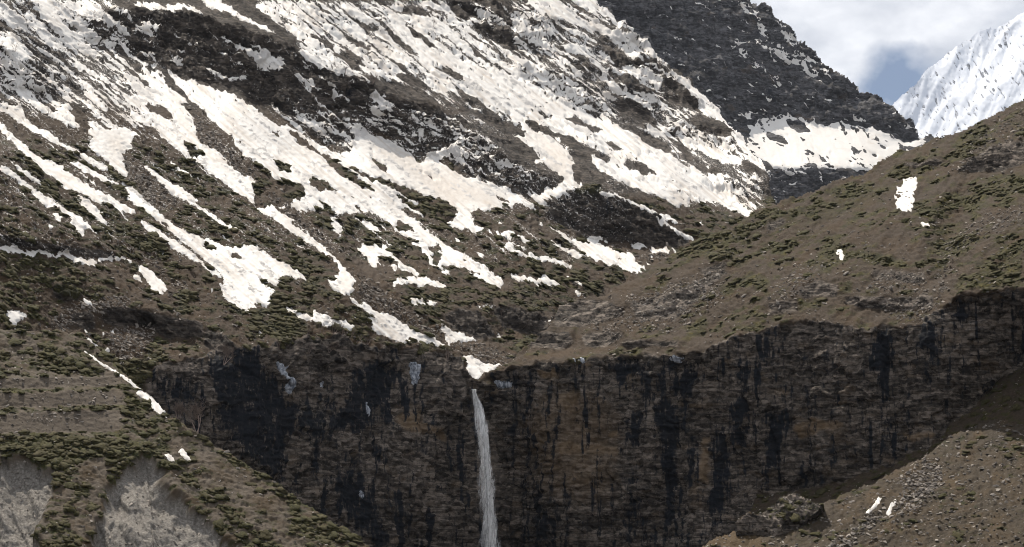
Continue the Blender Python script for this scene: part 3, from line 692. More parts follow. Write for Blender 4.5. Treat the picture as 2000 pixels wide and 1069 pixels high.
 ('10', [640, 25, 700, 60, 760, 120, 830, 180, 900, 230, 1000, 290, 1080, 310, 1200, 350, 1290, 335, 1345, 345, 1345, 640, 1290, 697, 1230, 660, 1170, 620, 1140, 570, 1170, 540, 1160, 500, 1100, 440, 1020, 380, 950, 330, 880, 270, 800, 200, 720, 140, 680, 90]),
 ('10', [730, 213, 790, 238, 850, 288, 930, 338, 1000, 388, 1062, 432, 1020, 428, 950, 384, 880, 334, 800, 284, 750, 254]), ('10', [1053, 448, 1110, 468, 1162, 522, 1100, 492]), ('10', [810, -10, 880, 30, 960, 80, 1040, 100, 1010, 120, 1080, 170, 1150, 210, 1240, 260, 1272, 277, 1220, 272, 1130, 222, 1040, 162, 960, 112, 880, 62]),
 ('10', [1140, -10, 1345, -10, 1345, 135, 1270, 92, 1200, 42]), ('10', [-30, 338, 70, 353, 130, 383, 200, 366, 280, 393, 330, 377, 400, 407, 480, 422, 560, 417, 640, 402, 692, 432, 640, 428, 560, 433, 470, 444, 400, 434, 340, 404, 270, 409, 210, 384, 160, 409, 100, 384, 50, 379, -30, 358]),
 ('10', [715, 440, 800, 490, 860, 550, 850, 607, 800, 592, 770, 532, 730, 482]), ('10', [690, 488, 720, 498, 747, 532, 720, 532, 688, 516]), ('10', [22, 672, 80, 688, 147, 705, 100, 732, 80, 782, 40, 732]), ('10', [438, 598, 482, 652, 428, 652]),
 ('10', [388, 808, 430, 838, 470, 832, 400, 768, 450, 798, 480, 848, 530, 883, 592, 902, 540, 898, 480, 868, 430, 862]), ('10', [565, 780, 590, 790, 590, 800, 575, 795]), ('10', [515, 790, 545, 815, 530, 820]), ('10', [640, 90, 700, 120, 680, 125]), ('10', [1170, 635, 1230, 680, 1190, 665]), ('10', [1080, 555, 1130, 580, 1100, 575]), ('10', [320, 55, 365, 80, 340, 80]),
 ('11', [-10, 75, 60, 120, 160, 190, 212, 210, 180, 230, 250, 280, 340, 340, 400, 400, 440, 440, 480, 480, 520, 520, 500, 580, 460, 610, 420, 580, 375, 545, 430, 510, 440, 470, 390, 410, 320, 370, 240, 310, 160, 260, 80, 190, -10, 150]),
 ('11', [470, 605, 540, 650, 580, 640, 600, 662, 640, 690, 720, 720, 800, 780, 870, 820, 950, 840, 987, 872, 930, 872, 850, 852, 770, 822, 700, 780, 640, 740, 580, 700, 520, 660]), ('11', [600, 735, 640, 745, 680, 768, 740, 800, 802, 840, 770, 857, 700, 832, 630, 800, 610, 780]),
 ('11', [-10, 355, 60, 390, 130, 440, 200, 470, 292, 525, 220, 517, 150, 502, 110, 552, 40, 532, -10, 520]), ('11', [-10, 525, 60, 560, 112, 590, 70, 610, 92, 640, 50, 657, -10, 630]), ('11', [140, 658, 200, 688, 280, 713, 330, 693, 390, 728, 470, 743, 545, 780, 530, 802, 460, 774, 390, 769, 320, 749, 230, 719, 160, 692]),
 ('11', [503, 708, 542, 735, 515, 734]), ('11', [190, -10, 480, -10, 560, 40, 640, 70, 700, 110, 760, 160, 830, 210, 900, 280, 980, 330, 1060, 380, 1140, 430, 1220, 480, 1292, 520, 1270, 572, 1210, 542, 1130, 502, 1060, 472, 980, 452, 930, 472, 900, 440, 880, 380, 800, 330, 850, 320, 760, 290, 720, 260, 680, 210, 600, 180, 520, 180, 440, 180, 420, 190, 380, 100, 300, 60, 230, 20]),
 ('11', [560, -10, 1110, -10, 1240, 30, 1345, 70, 1345, 112, 1250, 90, 1290, 130, 1260, 160, 1180, 150, 1120, 190, 1130, 230, 1200, 208, 1260, 218, 1345, 262, 1345, 302, 1270, 290, 1180, 270, 1090, 265, 1020, 240, 940, 215, 860, 190, 780, 150, 700, 100, 620, 60]),
 ('11', [160, 100, 230, 110, 300, 140, 372, 172, 300, 162, 240, 162, 190, 132]), ('11', [265, 70, 312, 70, 342, 132, 290, 122]), ('11', [385, 200, 422, 190, 442, 290, 420, 302, 400, 250]), ('11', [423, 308, 452, 325, 440, 333]), ('11', [538, 198, 590, 218, 652, 270, 600, 277, 570, 242]),
 ('11', [528, 365, 570, 333, 640, 350, 702, 390, 690, 402, 640, 412, 650, 442, 600, 462, 580, 420]), ('11', [640, 308, 700, 378, 760, 428, 820, 468, 900, 518, 992, 550, 950, 567, 880, 512, 800, 482, 740, 472, 660, 462, 720, 450, 740, 440, 690, 400]), ('11', [703, 550, 740, 523, 820, 513, 890, 518, 962, 572, 880, 557, 800, 547, 740, 557]),
 ('11', [788, 623, 850, 628, 920, 633, 982, 655, 900, 657, 820, 657]), ('11', [958, 755, 1010, 783, 1090, 818, 1175, 842, 1060, 847, 982, 852]), ('11', [1075, 915, 1140, 948, 1200, 963, 1282, 966, 1200, 1002, 1150, 1022, 1142, 1045, 1134, 1035, 1110, 1010, 1113, 970]),
 ('11', [1288, 338, 1345, 328, 1345, 377, 1288, 367]), ('11', [958, 465, 1030, 488, 970, 502]), ('11', [1158, 378, 1187, 385, 1187, 417, 1160, 407]), ('11', [1195, 440, 1215, 460, 1195, 455]), ('11', [5, 738, 32, 790, 52, 840, 78, 866, 45, 852, 22, 810]), ('11', [1130, 655, 1250, 665, 1240, 676, 1150, 668]), ('11', [1235, 795, 1310, 822, 1290, 830, 1240, 815]), ('11', [880, 700, 915, 725, 900, 722]), ('11', [1010, 300, 1090, 330, 1060, 330]), ('11', [1320, 920, 1345, 905, 1345, 945, 1330, 945]),
 ('12', [-10, 78, 60, 98, 100, 138, 152, 187, 110, 162, 40, 132, -10, 118]), ('12', [110, 225, 180, 240, 240, 270, 320, 310, 400, 330, 500, 360, 560, 380, 632, 390, 642, 430, 680, 458, 722, 460, 700, 472, 640, 452, 682, 487, 630, 492, 560, 462, 480, 442, 400, 402, 340, 352, 260, 302, 190, 262]), ('12', [168, 288, 230, 328, 300, 368, 400, 413, 422, 428, 330, 403, 250, 363]),
 ('12', [368, 298, 505, 320, 490, 338, 420, 332]), ('12', [573, 343, 650, 342, 720, 357, 862, 368, 850, 385, 760, 378, 660, 363]), ('12', [-10, 272, 50, 298, 132, 337, 60, 324, -10, 304]), ('12', [-10, 356, 60, 387, 140, 402, 240, 417, 334, 452, 270, 454, 180, 434, 80, 410, -10, 380]), ('12', [-10, 498, 60, 507, 120, 518, 180, 498, 210, 528, 274, 562, 200, 554, 100, 539, -10, 524]),
 ('12', [305, 575, 395, 615, 340, 609]), ('12', [413, 58, 480, 67, 560, 87, 660, 127, 740, 167, 830, 197, 904, 237, 840, 220, 760, 194, 680, 164, 600, 124, 500, 94]), ('12', [738, 208, 800, 228, 870, 268, 952, 308, 962, 332, 880, 294, 810, 264]), ('12', [560, -10, 700, -10, 820, 60, 932, 132, 850, 104, 760, 64, 660, 44, 600, 24]),
 ('12', [830, -10, 960, -10, 1040, 60, 1130, 100, 1200, 140, 1272, 180, 1250, 207, 1180, 182, 1100, 142, 1000, 92, 910, 42]), ('12', [955, 226, 1020, 234, 980, 241]), ('12', [1095, 222, 1165, 230, 1110, 234]), ('12', [598, 278, 642, 285, 605, 293]), ('12', [175, 710, 208, 747, 190, 740]), ('12', [690, 425, 725, 440, 715, 452]), ('12', [720, 395, 755, 415, 735, 420]), ('12', [60, 180, 115, 215, 90, 210]), ('12', [290, 153, 355, 157, 300, 163]), ('12', [260, 485, 305, 515, 280, 510]), ('12', [325, 530, 375, 555, 345, 552]), ('12', [80, 290, 100, 305, 85, 302]),
]
paint(snC, SN, 1.0, 1.8, 'max', 'fall')
paint(snC, [(None, [903, 692, 916, 696, 930, 703, 955, 711, 980, 712, 965, 722, 945, 730, 932, 742, 924, 738, 914, 726, 916, 712])], 1.0, 1.5)
DK = [
 ('01', [770, 35, 830, 30, 900, 60, 920, 90, 850, 75, 780, 70]), ('01', [1000, -20, 1130, 30, 1150, 90, 1080, 100, 1040, 70]), ('01', [1130, 120, 1200, 130, 1300, 150, 1345, 180, 1345, 272, 1270, 230, 1190, 190, 1140, 150]), ('01', [1080, 220, 1150, 250, 1210, 300, 1265, 342, 1200, 320, 1130, 270]),
 ('01', [400, 280, 480, 270, 540, 310, 552, 362, 500, 352, 430, 312]), ('01', [720, 368, 790, 388, 870, 420, 912, 462, 850, 462, 770, 422]), ('01', [720, 458, 800, 458, 900, 500, 900, 522, 820, 532, 750, 492]), ('01', [580, 88, 640, 108, 700, 168, 770, 218, 852, 292, 800, 262, 720, 204, 650, 134]),
 ('01', [780, 148, 850, 178, 942, 242, 900, 232, 830, 194]), ('01', [-10, 50, 60, 70, 120, 130, 200, 200, 232, 282, 160, 230, 90, 160, -10, 108]), ('01', [910, 338, 1000, 358, 1102, 412, 1090, 434, 1010, 404]), ('01', [460, 78, 560, 108, 642, 162, 600, 162, 500, 112]),
 ('01', [310, 190, 370, 210, 420, 250, 360, 240]), ('01', [490, 200, 590, 230, 620, 265, 560, 250]), ('01', [600, 320, 680, 360, 640, 355]), ('01', [1000, 480, 1100, 500, 1200, 560, 1150, 560, 1060, 520]), ('01', [1115, 355, 1170, 390, 1130, 375]), ('01', [640, -20, 690, 20, 680, 45, 640, 20]), ('01', [1050, 540, 1180, 590, 1336, 640, 1336, 720, 1250, 660, 1100, 590]),
 ('01', [80, 828, 140, 848, 222, 880, 130, 892]), ('01', [270, 938, 340, 938, 432, 1000, 330, 992]), ('01', [65, 683, 110, 693, 172, 737, 110, 718]), ('01', [190, 698, 250, 728, 302, 782, 240, 764]), ('01', [320, 788, 400, 828, 470, 888, 560, 948, 642, 1000, 560, 984, 470, 934, 390, 874]),
 ('01', [470, 868, 560, 898, 650, 945, 760, 975, 880, 1025, 1000, 1072, 900, 1072, 780, 1015, 680, 974, 560, 924]), ('01', [600, 808, 650, 838, 712, 912, 650, 892, 610, 852]), ('01', [1240, 1018, 1340, 1050, 1300, 1072]), ('01', [-10, 850, 60, 880, 120, 940, 240, 960, 262, 1030, 150, 1075, -10, 1075]),
 ('01', [790, 855, 900, 900, 960, 940, 880, 905]), ('01', [970, 920, 1030, 945, 1000, 940]), ('01', [550, 820, 590, 850, 570, 850]), ('01', [140, 660, 250, 720, 340, 800, 420, 850, 380, 840, 300, 790, 200, 710]), ('01', [330, 1020, 380, 1069, 340, 1069]), ('01', [470, 1015, 560, 1045, 500, 1035]), ('01', [600, 1025, 680, 1060, 620, 1045]),
 ('02', [-10, 640, 90, 690, 60, 705, -10, 692]), ('02', [-10, 718, 80, 758, 172, 832, 100, 842, -10, 832]), ('02', [110, 575, 170, 580, 225, 622, 160, 612]), ('02', [270, 608, 340, 612, 420, 650, 500, 690, 440, 690, 340, 662, 290, 640]), ('02', [60, 630, 130, 660, 200, 690, 250, 720, 180, 705, 100, 670]), ('02', [230, 705, 320, 725, 420, 790, 520, 830, 470, 835, 400, 805, 330, 800, 260, 750]), ('02', [460, 705, 560, 760, 640, 800, 600, 795, 500, 750]),
 ('02', [560, 840, 660, 845, 750, 905, 700, 905, 620, 880]), ('02', [860, 715, 900, 760, 945, 830, 930, 860, 890, 800]), ('02', [640, 670, 740, 720, 830, 780, 780, 785, 690, 740]), ('02', [320, 800, 400, 800, 440, 870, 520, 910, 480, 960, 380, 940, 330, 950, 320, 880]), ('02', [960, 860, 1090, 890, 1060, 910, 980, 900]), ('02', [1190, 840, 1260, 870, 1320, 920, 1250, 910]),
 ('02', [480, 240, 600, 280, 740, 330, 770, 370, 640, 360, 560, 340, 480, 300]), ('02', [500, 380, 560, 400, 700, 440, 760, 480, 700, 500, 600, 460, 540, 440]), ('02', [760, 330, 860, 360, 870, 385, 800, 380]), ('02', [780, 410, 860, 440, 900, 480, 960, 530, 960, 580, 860, 560, 780, 500]), ('02', [960, 600, 1060, 620, 1150, 690, 1130, 710, 1000, 700, 940, 640]), ('02', [520, 500, 640, 540, 720, 600, 760, 670, 680, 640, 560, 590]),
 ('11', [268, -5, 350, 8, 434, 67, 340, 64, 280, 42]), ('11', [600, 88, 664, 112, 620, 108]), ('11', [720, 208, 760, 218, 832, 272, 800, 284, 740, 254]), ('11', [500, 128, 584, 172, 540, 174]), ('11', [690, 60, 780, 100, 900, 150, 1000, 190, 1050, 195, 1030, 215, 950, 225, 880, 200, 860, 170, 770, 120]), ('11', [620, -10, 760, 30, 900, 90, 1000, 115, 1050, 160, 1040, 200, 960, 190, 880, 140, 760, 75]),
 ('11', [1110, 185, 1160, 165, 1205, 185, 1150, 182]), ('11', [1115, 230, 1180, 200, 1240, 215, 1336, 255, 1336, 275, 1240, 275, 1150, 250]), ('11', [885, 345, 960, 345, 985, 365, 930, 390]), ('11', [780, 370, 850, 360, 880, 410, 890, 440, 820, 410]), ('11', [640, 420, 720, 425, 750, 448, 660, 455]), ('11', [910, 385, 990, 400, 960, 430, 930, 455]), ('11', [1080, 425, 1120, 440, 1090, 445]), ('11', [960, 455, 1080, 465, 1200, 490, 1180, 500, 1060, 480]), ('11', [700, 105, 770, 160, 730, 145]),
 ('10', [1040, 325, 1100, 330, 1145, 362, 1080, 368]), ('10', [1205, 385, 1250, 390, 1285, 425, 1230, 420]), ('10', [480, 58, 540, 75, 500, 72]), ('10', [800, 195, 860, 225, 905, 258, 860, 245]),
 ('00', [430, 125, 520, 125, 600, 200, 520, 220, 470, 170]), ('00', [350, 115, 400, 140, 395, 165, 350, 135]), ('00', [950, 740, 1000, 760, 1080, 825, 1000, 820]), ('00', [830, 540, 900, 600, 910, 640, 840, 610, 740, 550]), ('00', [860, 420, 895, 430, 975, 495, 965, 505, 900, 470, 875, 465]), ('00', [720, 400, 790, 450, 770, 455]), ('00', [1110, 555, 1140, 568, 1115, 565]), ('00', [1225, 735, 1280, 760, 1250, 760]),
 ('00', [370, 550, 440, 560, 470, 680, 420, 650, 375, 600]),
 ('12', [475, 375, 525, 395, 490, 395]), ('12', [530, 400, 600, 425, 560, 425]),
]
paint(snC, DK, .92, 1.8, 'sub', 'fall')
speck = ss(VV, 330, 60)
stre = fbm(130, 7.5, 4, 38, 80, .55); stre2 = fbm(46, 3.6, 3, 34, 81, .6)
ledg = fbm(46, 4.5, 3, 15, 79, .6)
fC = snC - .5 + .11 * fbm(170, 3.6, 3, 39, 86, .55) + (.10 + .17 * speck) * stre + (.07 + .12 * speck) * stre2 + bandR * (.10 + .26 * ledg) * ss(VV, 420, 300)
fC -= .9 * ss(fbm(13, 4, 3, 36, 85, .6), .72, 1.15) * (.25 + .75 * ss(VV, 380, 200))
soldid = blur((snC > .9).astype(float), 5)
fC += .2 * soldid * (1 - .75 * speck)
fC = np.where(VV > rim_c + 6, -1, fC)
attC['dust'] = np.clip(.42 + 1.0 * fC + .03 * speck, 0, 1) * (1 - wallC)
oC = grid_mesh('mountain_slope', PC2, maskC, M_slope, attC, skirt=((0, 30, -12), (0, 160, -120)))
tag(oC, 'steep mountainside streaked with snow above the dark left cliff', 'mountain', None, 'structure')
dirtC = .22 + .5 * fbm(120, 6, 3, 40, 83) + .35 * fbm(60, 60, 2, 0, 84)
paint(dirtC, [('00', [840, 430, 960, 520, 1000, 640, 1050, 740, 1170, 830, 1336, 1030, 1260, 960, 1100, 830, 980, 700, 900, 560]), ('00', [540, 680, 640, 700, 680, 760, 620, 860, 560, 800]), ('11', [420, 450, 520, 520, 480, 600, 400, 560]),
              ('01', [500, 720, 700, 760, 900, 860, 1200, 980, 1336, 1030, 1336, 1069, 1000, 1069, 760, 900]), ('11', [700, 20, 1000, 90, 1000, 120, 760, 80]), ('02', [60, 640, 320, 800, 320, 960, 200, 980, 150, 800]), ('02', [0, 470, 300, 590, 500, 680, 480, 690, 250, 600, 0, 490])], .8, 12)
lay_snow(fC, PC, PC2, maskC, M_snow, dirtC, [
    (500, 250, 'wide main snowfield fanning out below the banded rock wall'),
    (480, 480, 'long snow tongue with a broad wedge shaped end above the left cliff'),
    (800, 640, 'narrow snow strip ending at the cliff edge beside the waterfall'),
    (605, 620, 'thin ragged snow strip on the turf above the left cliff'),
    (810, 500 + 55, 'curved snow patch on dark shrubs with a hooked upper edge'),
    (300, 545, 'leaf shaped snow patch below the low rock band'),
    (25, 618, 'small triangular snow patch among juniper mats on the left slope'),
    (120, 497, 'thin scalloped snow line at the foot of the low rock band'),
    (925, 662, 'flat snow wedge under the dark knoll above the waterfall'),
    (940, 716, 'snow apron at the notch where the waterfall begins'),
    (1040, 535, 'slim snow strip on the dark slope left of the stream gully'),
    (1170, 470, 'snow tongue running into the stream gully below the round knoll'),
    (838, 588, 'flat snow sliver on the shrubs above the dark knoll'),
    (370, 400, 'slender snow streak between the scree and the juniper slope'),
], 'snow streaks and remnants scattered over the mountainside', hi=2.0, k=9, group='snow patches on the mountainside')
# ================================================================== right hill with the big cliff wall
ang = Angles(32, -42)
ang.p += 14 * fbm(260, 160, 3, 120, 90) + 9 * fbm(50, 40, 2, 0, 91); ang.a += 4.5 * fbm(120, 80, 3, 150, 92)
ang.put(soft([990, 720, 1020, 670, 1100, 640, 1250, 640, 1400, 640, 1400, 690, 1200, 710, 1000, 730], 14), 19, -20)
ang.put(soft([1740, 330, 1900, 260, 2100, 160, 2100, 420, 1950, 480, 1850, 560, 1800, 480], 40), 33, -62)
gl = interp_line([300, 1935, 380, 1885, 470, 1850, 600, 1836, 700, 1836], VV)
ang.put(np.exp(-((UU - gl + 26) / 24) ** 2) * ss(VV, 350, 420), None, -12)
ang.put(np.exp(-((UU - gl - 26) / 24) ** 2) * ss(VV, 350, 420), None, -74)
rockD = zero()
for tile, pts, a, p, r in [
    ('12', [60, 820, 150, 800, 300, 800, 330, 850, 250, 888, 100, 884], 62, -10, .8), ('12', [350, 808, 480, 788, 600, 798, 560, 840, 480, 882, 380, 874], 60, -15, .8), ('12', [560, 840, 870, 850, 885, 884, 760, 874, 600, 890], 66, -10, .9),
    ('12', [210, 690, 260, 650, 380, 620, 500, 630, 590, 690, 500, 740, 380, 770, 220, 770], 50, -5, .75), ('12', [600, 640, 700, 620, 900, 560, 1130, 430, 1120, 500, 950, 650, 850, 740, 650, 740], 42, -38, .68),
    ('12', [970, 470, 1130, 425, 1120, 460, 1000, 500], 60, -30, .9), ('13', [1010, 860, 1060, 820, 1150, 770, 1336, 730, 1340, 840, 1200, 890, 1060, 890], 60, -40, .0),
    ('03', [1005, 880, 1060, 830, 1150, 775, 1345, 728, 1345, 850, 1230, 895, 1060, 900], 64, -35, .95), ('03', [695, 855, 760, 845, 900, 830, 930, 855, 850, 870, 720, 875], 66, -30, .9), ('03', [1050, 790, 1150, 750, 1140, 770, 1060, 810], 58, -30, .8),
    (None, [1655, 578, 1720, 582, 1822, 576, 1824, 602, 1760, 606, 1680, 602, 1648, 592], 76, -10, 1), (None, [1556, 560, 1600, 548, 1640, 556, 1636, 580, 1560, 584], 64, -25, .85), (None, [1752, 530, 1812, 536, 1806, 556, 1740, 552], 56, -25, .7),
    (None, [1500, 590, 1560, 580, 1560, 612, 1500, 618], 58, -20, .6), ('13', [-10, 230, 60, 200, 120, 210, 40, 260, -10, 280], 56, -30, .8), ('13', [530, 480, 640, 460, 830, 500, 820, 530, 700, 530, 560, 540], 50, -20, .6)]:
    m = np.clip(soft(pts, 4, tile), 0, 1)
    ang.put(m, a, p); np.maximum(rockD, m * r, out=rockD)
base_d = wob(BASE_D, 93, 8, 40)
wallD = ss(VV - rim_d, -3, 7)
apron = ss(VV - base_d, -8, 14)
ang.put(wallD, 86, -14)
ang.put(wallD * ss(UU, 1830, 1870), None, 20)
ang.p += wallD * 32 * fbm(320, 110, 3, 90, 94)
ang.a += wallD * (8 * fbm(130, 9, 3, -2, 95) + 8 * fbm(60, 60, 3, 0, 46) - 4)
ang.put(apron, 33, -35)
DD = depth_from_normals(ang.a, ang.p, (940, 750, 489))
PD = DIR * DD[..., None]
maskD = (VV > sil_d) & (UU > 931 + 4 * fbm(1e6, 30, 3, 0, 96))
op = 2.8 * fbm(70, 20, 4, 140, 97) + 2.2 * fbm(14, 5.5, 4, -6, 98, .66)
rkd = 3.5 * fbm(40, 14, 4, -8, 99, .6) + 3.4 * cells(34, 16, -8, 256) + 2.4 * cells(14, 7, -5, 257)
ampD = rockD * rkd + (1 - rockD) * op
ampD = ampD * (1 - wallD) + wallD * (5.0 * fbm(200, 40, 4, 91, 101, .55) + 9.0 * cells(64, 140, -3, 244) + 3.6 * cells(34, 13, -2, 245) + 2.2 * cells(14, 6, -2, 246) + 1.2 * fbm(14, 8, 3, 0, 103, .6))
ampD = ampD * (1 - apron) + apron * 1.5 * fbm(16, 7, 4, -20, 104)
ampD += np.exp(-((VV - rim_d) / 9.0) ** 2) * 2.4 * fbm(20, 10, 3, 0, 105)
PD2 = relief(DD, PD, ampD)
vegD = .34 + .26 * fbm(34, 10, 4, -14, 106) + .26 * fbm(110, 45, 3, -20, 107)
vegD += .12 * ss(UU, 1250, 1350) * ss(VV, 560, 480)
VG_D = [('12', [850, 400, 960, 340, 1050, 300, 1180, 270, 1200, 310, 1050, 330, 1080, 410, 960, 420, 850, 430]), ('12', [1060, 560, 1250, 470, 1345, 500, 1345, 620, 1250, 560, 1100, 620]), ('12', [580, 832, 860, 822, 1020, 772, 1040, 820, 880, 852, 700, 857]),
        ('13', [-10, 600, 60, 560, 60, 590, -10, 640]), ('13', [450, 360, 620, 380, 780, 450, 680, 480, 480, 440]), ('13', [900, 592, 1050, 482, 1345, 380, 1345, 562, 1180, 572, 1000, 592]), ('13', [240, 610, 430, 512, 450, 592, 330, 610]), ('13', [120, 640, 240, 600, 330, 620, 300, 680, 130, 700, 20, 760, -10, 700]),
        ('13', [300, 300, 390, 290, 400, 330, 330, 430, 220, 440]), ('12', [840, 780, 1010, 690, 1040, 770, 930, 800]), ('13', [640, 540, 720, 500, 720, 570, 640, 575]), ('13', [470, 750, 560, 735, 560, 760, 480, 770])]
paint(vegD, VG_D, .62, 5, 'max', 'any')
paint(vegD, [('13', [400, 0, 700, 0, 660, 90, 500, 180, 400, 220, 200, 280, 100, 330, 60, 290, 250, 120])], .50, 12)
vegD += .22 * blur((vegD > .6).astype(float), 4) * fbm(18, 6, 3, -8, 108)
vegD *= (1 - np.clip(wallD * (1 - apron) * 1.0, 0, 1)) * (1 - .7 * rockD)
vegD = np.where(apron > .5, .42 + .3 * fbm(20, 6, 3, -20, 109), vegD)
dryD = .34 + .35 * fbm(60, 26, 3, -20, 110)
paint(dryD, [('12', [60, 900, 300, 880, 700, 860, 940, 880, 1000, 880, 900, 900, 760, 880, 560, 900, 340, 930, 60, 950])], .8, 4)
dryD *= (1 - wallD) * (1 - rockD * .8)
stD = wallD * (.30 + .26 * fbm(150, 14, 4, 90, 111, .55) + .12 * fbm(160, 90, 2, 90, 112)) + .14 * rockD
ST_D = [('22', [60, 140, 110, 140, 100, 250, 120, 340, 130, 430, 110, 400, 80, 330, 60, 260]), ('22', [170, 180, 215, 190, 215, 330, 200, 480, 205, 590, 180, 660, 160, 600, 190, 480, 170, 330]), ('22', [100, 420, 140, 450, 130, 600, 120, 700, 90, 660, 115, 560]), ('22', [-20, 430, 30, 500, 30, 570, -20, 570]),
        ('22', [590, 110, 720, 80, 730, 200, 750, 260, 700, 350, 690, 480, 640, 530, 600, 540, 600, 400, 640, 360, 690, 310, 690, 230, 600, 180]), ('22', [720, 230, 760, 300, 830, 300, 880, 330, 890, 420, 870, 560, 870, 700, 840, 830, 790, 850, 780, 650, 790, 500, 740, 420]), ('22', [820, 150, 960, 90, 980, 260, 900, 300, 830, 260]),
        ('22', [1090, 60, 1150, 70, 1160, 110, 1080, 140, 1130, 150, 1075, 230, 1130, 270, 1080, 270, 1070, 160]), ('22', [910, 440, 950, 430, 960, 560, 950, 720, 920, 840, 900, 760, 920, 600]), ('22', [1030, 450, 1120, 430, 1120, 540, 1150, 640, 1140, 740, 1080, 860, 1060, 920, 1020, 920, 1010, 800, 1040, 760, 1040, 600]),
        ('22', [1150, 100, 1250, 90, 1250, 190, 1225, 200, 1230, 290, 1170, 300, 1145, 280, 1200, 220]), ('22', [130, 880, 250, 880, 260, 1000, 290, 1069, 140, 1069, 120, 960]), ('22', [330, 90, 380, 100, 365, 180, 335, 170]), ('22', [480, 100, 590, 90, 600, 190, 560, 210, 500, 150]), ('22', [540, 540, 600, 540, 590, 620, 550, 610]), ('22', [0, 140, 40, 140, 30, 240, 0, 240]),
        ('22', [1140, 300, 1240, 300, 1230, 420, 1180, 560, 1140, 540]), ('22', [780, 850, 860, 840, 830, 960, 800, 1069, 780, 1069]), ('23', [280, -20, 310, -20, 320, 60, 355, 130, 350, 150, 300, 100, 275, 100]), ('23', [520, 100, 545, 20, 650, -20, 660, 170, 600, 180, 560, 170, 525, 150]), ('23', [580, 170, 630, 180, 620, 330, 580, 470, 555, 530, 540, 640, 535, 560, 555, 470, 585, 360]),
        ('23', [790, -20, 870, -20, 900, 80, 870, 110, 820, 90]), ('23', [920, 200, 960, 300, 950, 420, 900, 560, 870, 580, 930, 440, 910, 320]), ('23', [-20, 330, 90, 350, 110, 420, 60, 560, 40, 660, -20, 690]), ('13', [550, 780, 650, 760, 660, 870, 660, 1000, 620, 1069, 520, 1000, 540, 880]), ('13', [780, 750, 890, 720, 900, 960, 860, 980, 800, 900]), ('13', [-10, 840, 110, 840, 130, 870, 60, 890, -10, 880]), ('13', [960, 660, 1040, 640, 1040, 760, 980, 800])]
paint(stD, ST_D, .72, 4, 'max', 'wall')
stD += wallD * (.17 * fbm(70, 4, 4, 90, 115, .65) + .12 * fbm(16, 8, 3, 90, 116))
stD *= (1 - apron)
ocD = (.12 + .28 * fbm(70, 26, 4, 0, 113)) * np.maximum(wallD, .5 * rockD)
paint(ocD, [('22', [20, 250, 560, 240, 600, 560, 560, 880, 200, 860, 30, 700])], .54, 30)
paint(ocD, [('23', [130, 440, 200, 390, 410, 420, 410, 455, 280, 470, 210, 500, 150, 510]), ('22', [220, 250, 350, 250, 360, 360, 240, 360]), ('22', [480, 450, 560, 450, 560, 510, 500, 490]), ('22', [120, 130, 240, 130, 230, 180, 130, 170]), ('22', [220, 500, 560, 540, 560, 600, 240, 580]), ('13', [880, 620, 960, 600, 960, 640, 900, 660]),
            ('23', [680, 470, 880, 480, 860, 520, 700, 500]), ('22', [1000, 500, 1030, 500, 1030, 740, 960, 720, 970, 620])], .72, 3, 'max', 'any')
attD = {'rock': np.maximum(rockD, wallD * (1 - apron)), 'veg': vegD, 'dry': dryD, 'ochre': ocD, 'stain': stD}
oD = grid_mesh('right_hill', PD2, maskD, M_hill, attD, skirt=((4, 12, -3), (10, 120, -60)))
tag(oD, 'brown shrub dotted hill above the tall dark stained cliff', 'hill', None, 'structure')
snD = zero()
paint(snD, [('03', [740, 923, 776, 925, 772, 980, 757, 1000, 768, 1066, 765, 1090, 660, 1090, 662, 1060, 668, 1020, 700, 960]), ('13', [720, -10, 776, -10, 765, 60, 745, 90, 772, 125, 735, 178, 690, 167, 670, 140, 658, 90, 690, 40]),
            ('13', [783, 228, 830, 233, 857, 250, 820, 260]), ('13', [365, 373, 390, 368, 397, 417, 375, 417, 358, 395]), ('12', [1075, 397, 1100, 400, 1085, 407])], 1, 1.6, 'max', 'left')
fD = snD - .5 + .2 * fbm(10, 4, 3, 60, 114)
M_snow_hill = snow_mat('hill_snow', 1.0, .55)
lay_snow(fD, PD, PD2, maskD, M_snow_hill, .3 + .35 * fbm(14, 6, 3, 40, 170), [(1768, 380, 'large lone white snow patch high on the brown right hill'), (1806, 440, 'small snow patch just below the large lone one on the right hill'), (1641, 497, 'tiny snow patch beside the rocks in the middle of the right hill')],
         'tiny snow remnant on the right hill', hi=2.0, k=9)

# ================================================================== left front hill: terraces, turf, bare clay scars
ang = Angles(31, 16)
ang.p += 8 * fbm(160, 120, 3, 30, 120); ang.a += 4 * fbm(140, 80, 3, 0, 121)
ang.put(ss(UU - (VV - 700) * 1.2, 150, 420), 36, 38)
ter = zero()
for v0, v1 in ((738, 762), (768, 800), (806, 850)):
    ter = np.maximum(ter, ss(VV + .03 * UU + 3 * fbm(60, 1e6, 2, 0, 122), v0, v0 + 4) * ss(VV + .03 * UU, v1, v1 - 4) * ss(UU, 250, 215))
ang.a += 20 * (ter - .5) * ss(VV, 725, 740) * ss(VV, 860, 845) * ss(UU, 260, 215)
SCAR1 = [('20', [-80, 640, 60, 600, 120, 590, 200, 620, 215, 680, 290, 660, 280, 760, 240, 850, 200, 940, 160, 1000, 230, 1069, 260, 1300, -80, 1300])]
SCAR2 = [('20', [735, 590, 770, 575, 800, 600, 850, 660, 855, 730, 880, 760, 960, 790, 990, 850, 1040, 860, 1110, 940, 1150, 1000, 1240, 1069, 1300, 1300, 400, 1300, 490, 1069, 500, 960, 545, 900, 560, 780, 590, 720, 660, 650])]
scar = zero(); paint(scar, SCAR1 + SCAR2, 1, 1.6, 'max', 'any')
scar_d = zero(); paint(scar_d, SCAR1 + SCAR2, 1, 3, 'max', 'any')
ang.put(scar_d, 42, 14)
